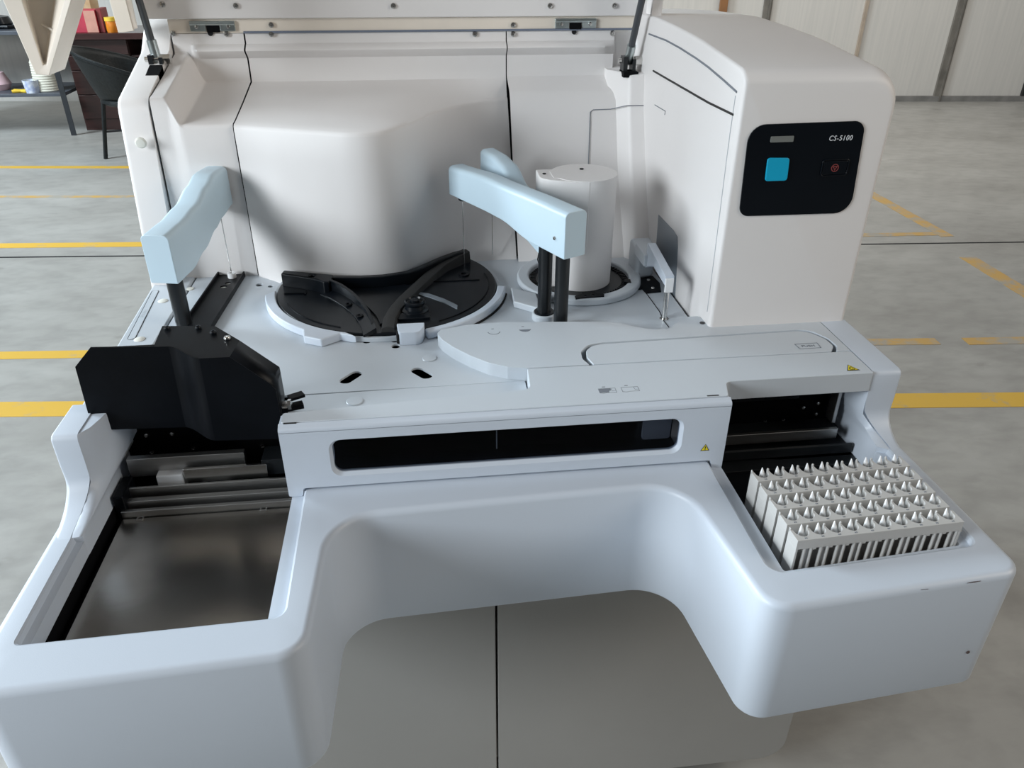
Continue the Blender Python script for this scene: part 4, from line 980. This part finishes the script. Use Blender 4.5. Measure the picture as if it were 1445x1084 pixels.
# left post
pf = fillet([(1.345, .955), (1.398, 1.308), (1.583, 1.362), (1.632, 1.40), (1.70, 1.44), (1.86, 1.44), (1.86, .955)], [.01, .03, .02, .03, .02, .02, .01], 6)
area = sum(pf[i - 1][0] * pf[i][1] - pf[i][0] * pf[i - 1][1] for i in range(len(pf)))
if area < 0: pf = pf[::-1]
m = MB(); m.loft([[(x, y, z) for y, z in inset(pf, d)] for x, d in ((-.4865, .010), (-.4855, .005), (-.4825, .0015), (-.478, 0), (-.4355, 0), (-.4345, .0012))])
post = P('left_post', m, WARMW, ang=35)
q = at(198, 202, y=1.374); m = MB(); m.lathe((q.x, 1.377, q.z), [(.0095, 0), (.0095, -.001), (.007, -.0032), (0, -.004)], (0, 1, .16)); obj('plug_cap', m, CAPM, post)
m = MB(); m.prism([(1.485, 1.326), (1.520, 1.326), (1.520, 1.3455), (1.485, 1.334)], w0=-.456, w1=-.4345, axis='x'); obj('strut_pocket', m, DARK, post)

# ------------------------------------------------------------------ tower
arch = [(1.041, 1.392), (1.062, 1.3945), (1.132, 1.401), (1.243, 1.411), (1.372, 1.417), (1.48, 1.420), (1.70, 1.412), (1.92, 1.398)]
def arch_z(y):
    for (y0, z0), (y1, z1) in zip(arch, arch[1:]):
        if y <= y1: return z0 + (z1 - z0) * (y - y0) / (y1 - y0)
    return arch[-1][1]
m = MB(); rows = []
for y in [1.0410, 1.0414, 1.0425, 1.0442, 1.0465, 1.050, 1.055, 1.062, 1.070, 1.085] + [1.10 + .0328 * k for k in range(26)]:
    u = min(1, (y - 1.041) / .007); d = .007 * (1 - math.sqrt(max(0, 1 - (1 - u) ** 2)))          # edge rounding along the front
    ut = min(1, (y - 1.041) / .024); dt = .016 * (1 - math.sqrt(max(0, 1 - (1 - ut) ** 2)))
    zt_ = arch_z(y) - dt
    xl, xr = .4350 + d * .8, .6570 - d
    sec = fillet([(xl, .985 + d), (xr, .985 + d), (xr, zt_), (xl, zt_)], [.002, .002, .040, .005], 9)
    rows.append([(x, y, z) for x, z in sec])
m.loft(rows); tower = P('tower', m, WARMW, ang=30)
# side door cut-out at the foot of the tower and seams on its flank
TX = .4350
q = [at(x, y, x=TX - .0008) for x, y in ((929, 303), (950, 325), (955.5, 334), (956, 350), (951, 441), (944, 452), (933, 441), (926, 345))]
m = MB(); m.prism([(p.y, p.z) for p in q], w0=TX - .0008, w1=TX + .004, axis='x'); obj('side_recess', m, GREYST, tower)
def flank(pts, r): mb = MB(); mb.tube([at(x, y, x=TX - .0002) for x, y in pts], r, n=6); return mb
obj('flank_seam', flank([(916, 48), (940, 57), (960, 68), (982, 82), (1000, 95), (1020, 112), (1040, 130)], .0016), PRINT, tower)
obj('flank_slot', flank([(922, 100), (960, 122), (1000, 145), (1035, 162)], .0018), BLKP, tower)
obj('flank_seam', flank([(1038, 135), (1030, 190), (1021, 260), (1009, 355), (998, 440)], .0007), PRINTL, tower)
obj('flank_seam', flank([(924, 148), (939, 157), (938, 162)], .0008), PRINT, tower)
# control panel
cpl = fillet([tuple(at(x, y, y=1.041)[i] for i in (0, 2)) for x, y in ((1042, 305), (1199, 300), (1221, 170), (1057, 176))], [.014, .024, .016, .024], 8)
PY = 1.041
m = MB(); m.prism(cpl, w0=PY - .0022, w1=PY + .003, axis='y'); cp = obj('control_panel', m, GLOSS, tower, bevel=.0006)
def pq(pts): return [tuple(at(x, y, y=PY)[i] for i in (0, 2)) for x, y in pts]
# controls lie on the panel: sub-parts of the tower
m = MB(); m.prism(fillet(pq(((1078, 255), (1109, 254), (1113, 222), (1082, 222))), .004, 4), w0=PY - .0045, w1=PY, axis='y'); obj('start_button', m, CYAN, tower, bevel=.001, label='cyan square button')
m = MB(); m.prism(fillet(pq(((1085.5, 200.5), (1118, 199.5), (1119.5, 191), (1087, 192))), .0012, 3), w0=PY - .0035, w1=PY, axis='y'); obj('indicator_lamp', m, LEDM, tower, bevel=.0006)
sbp = fillet(pq(((1155, 249), (1193, 247), (1199, 223), (1160, 224))), .005, 4)
m = MB(); m.prism(sbp, [inset(sbp, .002)], w0=PY - .0040, w1=PY, axis='y'); obj('button_bezel', m, GLOSS, tower, bevel=.0008)
m = MB(); m.prism(inset(sbp, .0025), w0=PY - .0036, w1=PY, axis='y'); obj('stop_button', m, GLOSS, tower, bevel=.001, label='black stop button with a dull red symbol')
c = at(1176.5, 236, y=PY)
m = MB(); m.prism(circle(c.x, c.z, .0056, 24), [circle(c.x, c.z, .0044, 24)], w0=PY - .0039, w1=PY - .0034, axis='y'); m.prism([(c.x, c.z - .0040), (c.x + .0038, c.z + .0026), (c.x - .0038, c.z + .0026)], [[(c.x, c.z - .0020), (c.x + .0018, c.z + .0014), (c.x - .0018, c.z + .0014)]], w0=PY - .0039, w1=PY - .0034, axis='y'); obj('stop_symbol', m, REDM, tower)
c2 = at(1185.5, 194.6, y=PY)
obj('model_lettering', text_mb('CS-5100', .0100, lambda u, v, w: (c2.x + u * .88 + v * .12, PY - .0024 - w, c2.z + v), .0003, 1.14), LETTER, tower)
q = at(991, 456, z=BZ); m = MB(); m.lathe((q.x, q.y, BZ), [(.0042, 0), (.0042, .0008), (0, .0008)]); P('hole_plug', m, BLKP)

# ------------------------------------------------------------------ lid, hinges, struts
LY = 1.592
m = MB(); m.prism(rrect(-.474, 1.412, .458, 1.98, .006), w0=LY, w1=LY + .014, axis='y'); lid = P('lid', m, WARMW, bevel=.002)
m = MB(); m.box((-.433, LY + .008, 1.3875), (.4345, LY + .020, 1.411)); obj('hinge_strip', m, BEIGE, lid)
m = MB(); m.box((-.303, LY + .005, 1.3868), (.43, LY + .020, 1.3905)); P('slate_seal', m, SLATE, bevel=.001)
for x0_, x1_ in ((266, 330), (784, 842)):
    a = at(x0_, 32, y=LY); b = at(x1_, 32, y=LY); m = MB(); m.box((a.x, LY + .003, 1.391), (a.x + (b.x - a.x) * .34, LY + .012, 1.408)); m.box((a.x + (b.x - a.x) * .66, LY + .003, 1.391), (b.x, LY + .012, 1.408)); m.cyl((a.x, LY + .006, 1.404), (b.x, LY + .006, 1.404), .004)
    hg = obj('hinge', m, ZINC, lid, bevel=.001)
    m = MB(); m.box((a.x + (b.x - a.x) * .36, LY + .004, 1.389), (a.x + (b.x - a.x) * .64, LY + .008, 1.402)); obj('hinge_gap', m, DARK, hg)
    screws(hg, [(a.x + (b.x - a.x) * t, LY + .003, 1.3985) for t in (.15, .85)], .0035, CHROME)
screws(lid, [at(x, y, y=LY) for x, y in ((230, 6), (333, 8), (555, 8), (776, 8), (867, 8))], .0052, CHROME)
screws(lid, [at(x, y, y=LY + .008) for x, y in ((383, 35), (724, 35))], .0052, CHROME)
screws(AN, [at(x, y, y=YW) for x, y in ((245, 47), (320, 48), (383, 48), (670, 48), (724, 48), (864, 47))], .0050, CHROME)
m = MB()
for x, y in ((297, 47), (810, 45)): q = at(x, y, y=YW); m.lathe(q, [(.0045, 0), (.0045, .002), (.0025, .002), (0, .001)], (0, -1, 0))
P('peg_hole', m, GASK)
# side flanges of the lid
def flange(xa, xb, tipx):
    mb = MB(); mb.loft([[(xa, LY + .014, 1.98), (xa, 1.44, 1.98), (xa, 1.52, 1.398), (xa, LY + .014, 1.396)], [(xb, LY + .014, 1.98), (xb, 1.44, 1.98), (xb, 1.52, 1.398), (xb, LY + .014, 1.396)]]); return mb
m = flange(-.496, -.488, 0); m.loft([[(-.488, 1.44, 1.98), (-.470, 1.44, 1.98), (-.470, 1.446, 1.98), (-.488, 1.446, 1.98)], [(-.488, 1.52, 1.398), (-.470, 1.52, 1.400), (-.470, 1.526, 1.400), (-.488, 1.526, 1.398)]])
obj('lid_flange', m, BEIGE, lid, bevel=.001)
m = flange(.449, .457, 0); m.loft([[(.449, 1.44, 1.98), (.437, 1.44, 1.98), (.437, 1.446, 1.98), (.449, 1.446, 1.98)], [(.449, 1.52, 1.398), (.437, 1.52, 1.400), (.437, 1.526, 1.400), (.449, 1.526, 1.398)]])
obj('lid_flange', m, WARMW, lid, bevel=.001)
# beige pointed corner of the lid shell, left
HY = 1.30
def v3(px, py, y): return at(px, py, y=y)
m = MB(); bm = m.bm
outer = [v3(-14, -40, HY), v3(50, 105, HY), v3(69, 107, HY), v3(112, -40, HY)]
inner = [v3(18, -40, HY), v3(61, 92, HY + .004), v3(66, 92, HY + .004), v3(102, -40, HY)]
deep = [v3(27, -40, HY + .05), v3(60.5, 82, HY + .02), v3(63, 82, HY + .02), v3(82, -40, HY + .05)]
of = [bm.verts.new(p) for p in outer]; inn = [bm.verts.new(p) for p in inner]; dp = [bm.verts.new(p) for p in deep]; ob = [bm.verts.new(p + Vector((0, .065, 0))) for p in outer]
for a, b in ((of, inn), (inn, dp), (of, ob)):
    for i in range(3): bm.faces.new((a[i], a[i + 1], b[i + 1], b[i]))
bm.faces.new(dp); bm.faces.new(ob)
bm.faces.new((of[0], inn[0], dp[0], ob[0])); bm.faces.new((of[3], inn[3], dp[3], ob[3])); bm.faces.new((dp[0], dp[3], ob[3], ob[0]))
obj('lid_corner', m, BEIGE, lid, bevel=.002)
a = v3(60, 35, HY + .03); b = v3(84, 48, HY + .006); m = MB(); m.tube([a, (a + b) / 2, b], .002, n=5, rs=[.0026, .0018, .0004]); obj('molded_rib', m, BEIGE, lid)
m = MB(); top0 = v3(-14, -40, HY); top1 = v3(112, -40, HY)
m.loft([[tuple(top0), tuple(top1), (top1.x, top1.y + .07, top1.z), (top0.x, top0.y + .07, top0.z)], [(-.60, 1.50, 1.80), (-.474, 1.50, 1.80), (-.474, 1.60, 1.80), (-.60, 1.60, 1.80)], [(-.56, 1.55, 1.95), (-.45, 1.55, 1.95), (-.45, 1.605, 1.95), (-.56, 1.605, 1.95)]])
obj('lid_side', m, BEIGE, lid, bevel=.003)
# gas struts
for sgn, foot, top in ((-1, at(221, 82, x=-.447), at(190, -20, x=-.456)), (1, at(887, 84, y=1.548), at(908, -10, y=1.49))):
    d = (top - foot).normalized(); up = foot + d * .42
    if sgn > 0: up = foot + d * .40
    m = MB(); m.cyl(foot + d * .022, up, .0062, n=16); s_ = P('gas_strut', m, STRUTM)
    m = MB(); m.cyl(foot - d * .006, foot + d * .030, .0082, n=12); obj('clevis', m, ZINC, s_)
    m = MB(); m.cyl(foot + Vector((-.020, 0, -.002)), foot + Vector((.014, 0, -.002)), .0045, n=12); m.cyl(foot + Vector((-.024 * -sgn * -1 if sgn < 0 else .012, 0, -.002)), foot + Vector((-.011 if sgn < 0 else .026, 0, -.002)), .009, n=6); obj('pivot_bolt', m, CHROME, s_)
    m = MB(); m.box((foot.x - .012, foot.y - .012, foot.z - .030), (foot.x - .004, foot.y + .014, foot.z + .006)); m.box((foot.x + .006, foot.y - .012, foot.z - .030), (foot.x + .012, foot.y + .014, foot.z + .002)); obj('strut_bracket', m, ANOD, s_)
q = at(889, 92, y=1.53); m = MB(); m.box((q.x - .012, 1.524, 1.312), (q.x + .016, 1.560, 1.3215)); P('strut_pocket', m, DARK)

# ------------------------------------------------------------------ sample racks
RX0, RX1, RD, RZT, RZ0 = .408, .620, .0222, .9475, .8725
PT = (RX1 - RX0 - .004) / 10
def rack(yf, label):
    t = thing('sample_rack', ((RX0 + RX1) / 2, yf + RD / 2, RZ0), label, 'test tube rack', 'tube racks lined up in the right loading bay')
    # top deck: ten scallops open towards the back
    loop = [(RX0, yf), (RX1, yf), (RX1, yf + RD)]
    cl = []
    for k in range(9, -1, -1):
        c = RX0 + .002 + PT * (k + .5); w = PT * .43
        loop.append((c + w, yf + RD))
        for j in range(11):
            a = PI * j / 10; loop.append((c + w * math.cos(a), yf + RD - .002 - (RD - .0085) * math.sin(a) ** .8))
        loop.append((c - w, yf + RD)); cl.append(c)
    loop.append((RX0, yf + RD))
    m = MB(); m.prism(loop, w0=RZT - .014, w1=RZT)
    m.box((RX0, yf, RZ0), (RX0 + .003, yf + RD, RZT - .0135)); m.box((RX1 - .003, yf, RZ0), (RX1, yf + RD, RZT - .0135))
    m.box((RX0, yf, RZ0), (RX1, yf + RD, RZ0 + .004))
    for k in range(11):                                  # dividers and front bars
        x = RX0 + .002 + PT * k; m.box((x - .0008, yf + .006, RZ0), (x + .0008, yf + RD - .001, RZT - .0135))
        if k < 10:
            m.cyl((x + PT * .50, yf + .0022, RZ0), (x + PT * .50, yf + .0022, RZT - .0135), .0020, n=10); m.cyl((x + PT * .90, yf + .0022, RZ0), (x + PT * .90, yf + .0022, RZT - .0135), .0020, n=10); m.box((x + PT * .55, yf + .0035, RZ0), (x + PT * .86, yf + .005, RZT - .0135)); m.box((x + PT * .96, yf + .0002, RZT - .0165), (x + PT * 1.16, yf + .004, RZT - .0135))
    for c in cl:                                         # ears at the back edge
        x = c + PT * .5
        if x < RX1 - .004: m.prism([(x - .0017, RZT - .003), (x + .0017, RZT - .003), (x + .0010, RZT + .0028), (x - .0010, RZT + .0028)], w0=yf + RD - .0028, w1=yf + RD, axis='y')
    m.prism([(RX0, RZT - .003), (RX0 + .003, RZT - .003), (RX0 + .001, RZT + .0028), (RX0, RZT + .0028)], w0=yf + RD - .0035, w1=yf + RD, axis='y')
    obj('rack_body', m, RACK, t, bevel=.0005, seg=1)
    m = MB(); m.box((RX0 + .003, yf + RD * .62, RZ0 + .004), (RX1 - .003, yf + RD * .66, RZT - .03)); obj('inner_wall', m, RACK, t)
    first = None
    for c in cl:                                         # white pointed tube clips
        d = Vector((c - cl[0], 0, 0))
        if first is None:
            cx2 = c + PT * .12; cy2 = yf + RD * .60; rows = []
            for i in range(9):
                u = i / 8; w = .0053 * (1 - u ** 1.7) + .0003; z = RZT - .016 + u * .0205; rows.append([(cx2 + w * math.sin(R(a)), cy2 + .0035 + u * .004 - w * math.cos(R(a)) * .9, z) for a in (-80, -55, -30, 0, 30, 55, 80)] )
            mb = MB(); mb.loft([r + [(r[-1][0] - .0001, r[-1][1] + .0012, r[-1][2]), (r[0][0] + .0001, r[0][1] + .0012, r[0][2])] for r in rows]); first = obj('tube_clip', mb, CLIP, t)
        else: dup(first, d, t)
    m = MB()
    for c in cl: m.box((c - .0022, yf + .0022, RZT - .0002), (c - .0010, yf + .0042, RZT + .0002)); m.box((c - .0003, yf + .0022, RZT - .0002), (c + .0009, yf + .0042, RZT + .0002))
    obj('position_numbers', m, PRINT, t)
    return t
labs = ['grey ten-slot tube rack nearest the front of the bay, its whole slotted face showing', 'grey ten-slot tube rack directly behind the front one', 'middle of the five grey tube racks in the right bay', 'grey ten-slot tube rack second from the dark back of the bay', 'grey ten-slot tube rack farthest back, against the dark empty part of the bay']
r0 = rack(.6385, labs[0])
def copy_thing(t, d, label):
    c = t.copy(); COL.objects.link(c); ORG[c.name] = ORG[t.name] + Vector(d); c.location = ORG[c.name]; c['label'] = label
    for ch in list(t.children):
        e = ch.copy(); COL.objects.link(e); e.parent = c; e.location = ch.location
    return c
r0.rotation_euler.z = R(2.6)
for k in range(1, 5): copy_thing(r0, (-.0004 * k, .0281 * k, 0), labs[k])

# ------------------------------------------------------------------ light
w = bpy.data.worlds.new('world'); S.world = w; w.use_nodes = True
bg = w.node_tree.nodes['Background']; bg.inputs[0].default_value = (1.0, .99, .97, 1); bg.inputs[1].default_value = .085
def area(name, loc, target, sx, sy, power, col):
    l = bpy.data.lights.new(name, 'AREA'); l.shape = 'RECTANGLE'; l.size = sx; l.size_y = sy; l.energy = power; l.color = col
    o = bpy.data.objects.new(name, l); COL.objects.link(o); o.location = loc
    o.rotation_euler = (Vector(target) - Vector(loc)).to_track_quat('-Z', 'Y').to_euler(); return o
area('doorway_daylight', (-3.2, -.42, 2.15), (0, 1.1, 1.0), 1.6, 1.3, 143, (.89, .955, 1.0))
area('roof_light', (-.5, 1.0, 5.4), (0, 1.0, .9), 4.0, 3.0, 16, (.97, .98, 1.0))
area('floor_daylight', (-6.0, 4.2, 3.6), (-2.2, 3.8, 0), 2.5, 2.0, 600, (.80, .92, 1.0))
area('far_roof_light', (2.5, 6.2, 4.6), (3.5, 8.3, .8), 8, 1.2, 215, (1.0, .96, .90))
area('right_fill_light', (3.5, -.35, 2.6), (.4, 1.0, 1.25), 1.5, 1.5, 54, (1.0, .92, .82))  # added warm fill to lift the tower front; stands for no actual doorway
vs = S.view_settings; vs.view_transform = 'Standard'; vs.look = 'None'; vs.gamma = 1; vs.exposure = 0; vs.use_curve_mapping = False
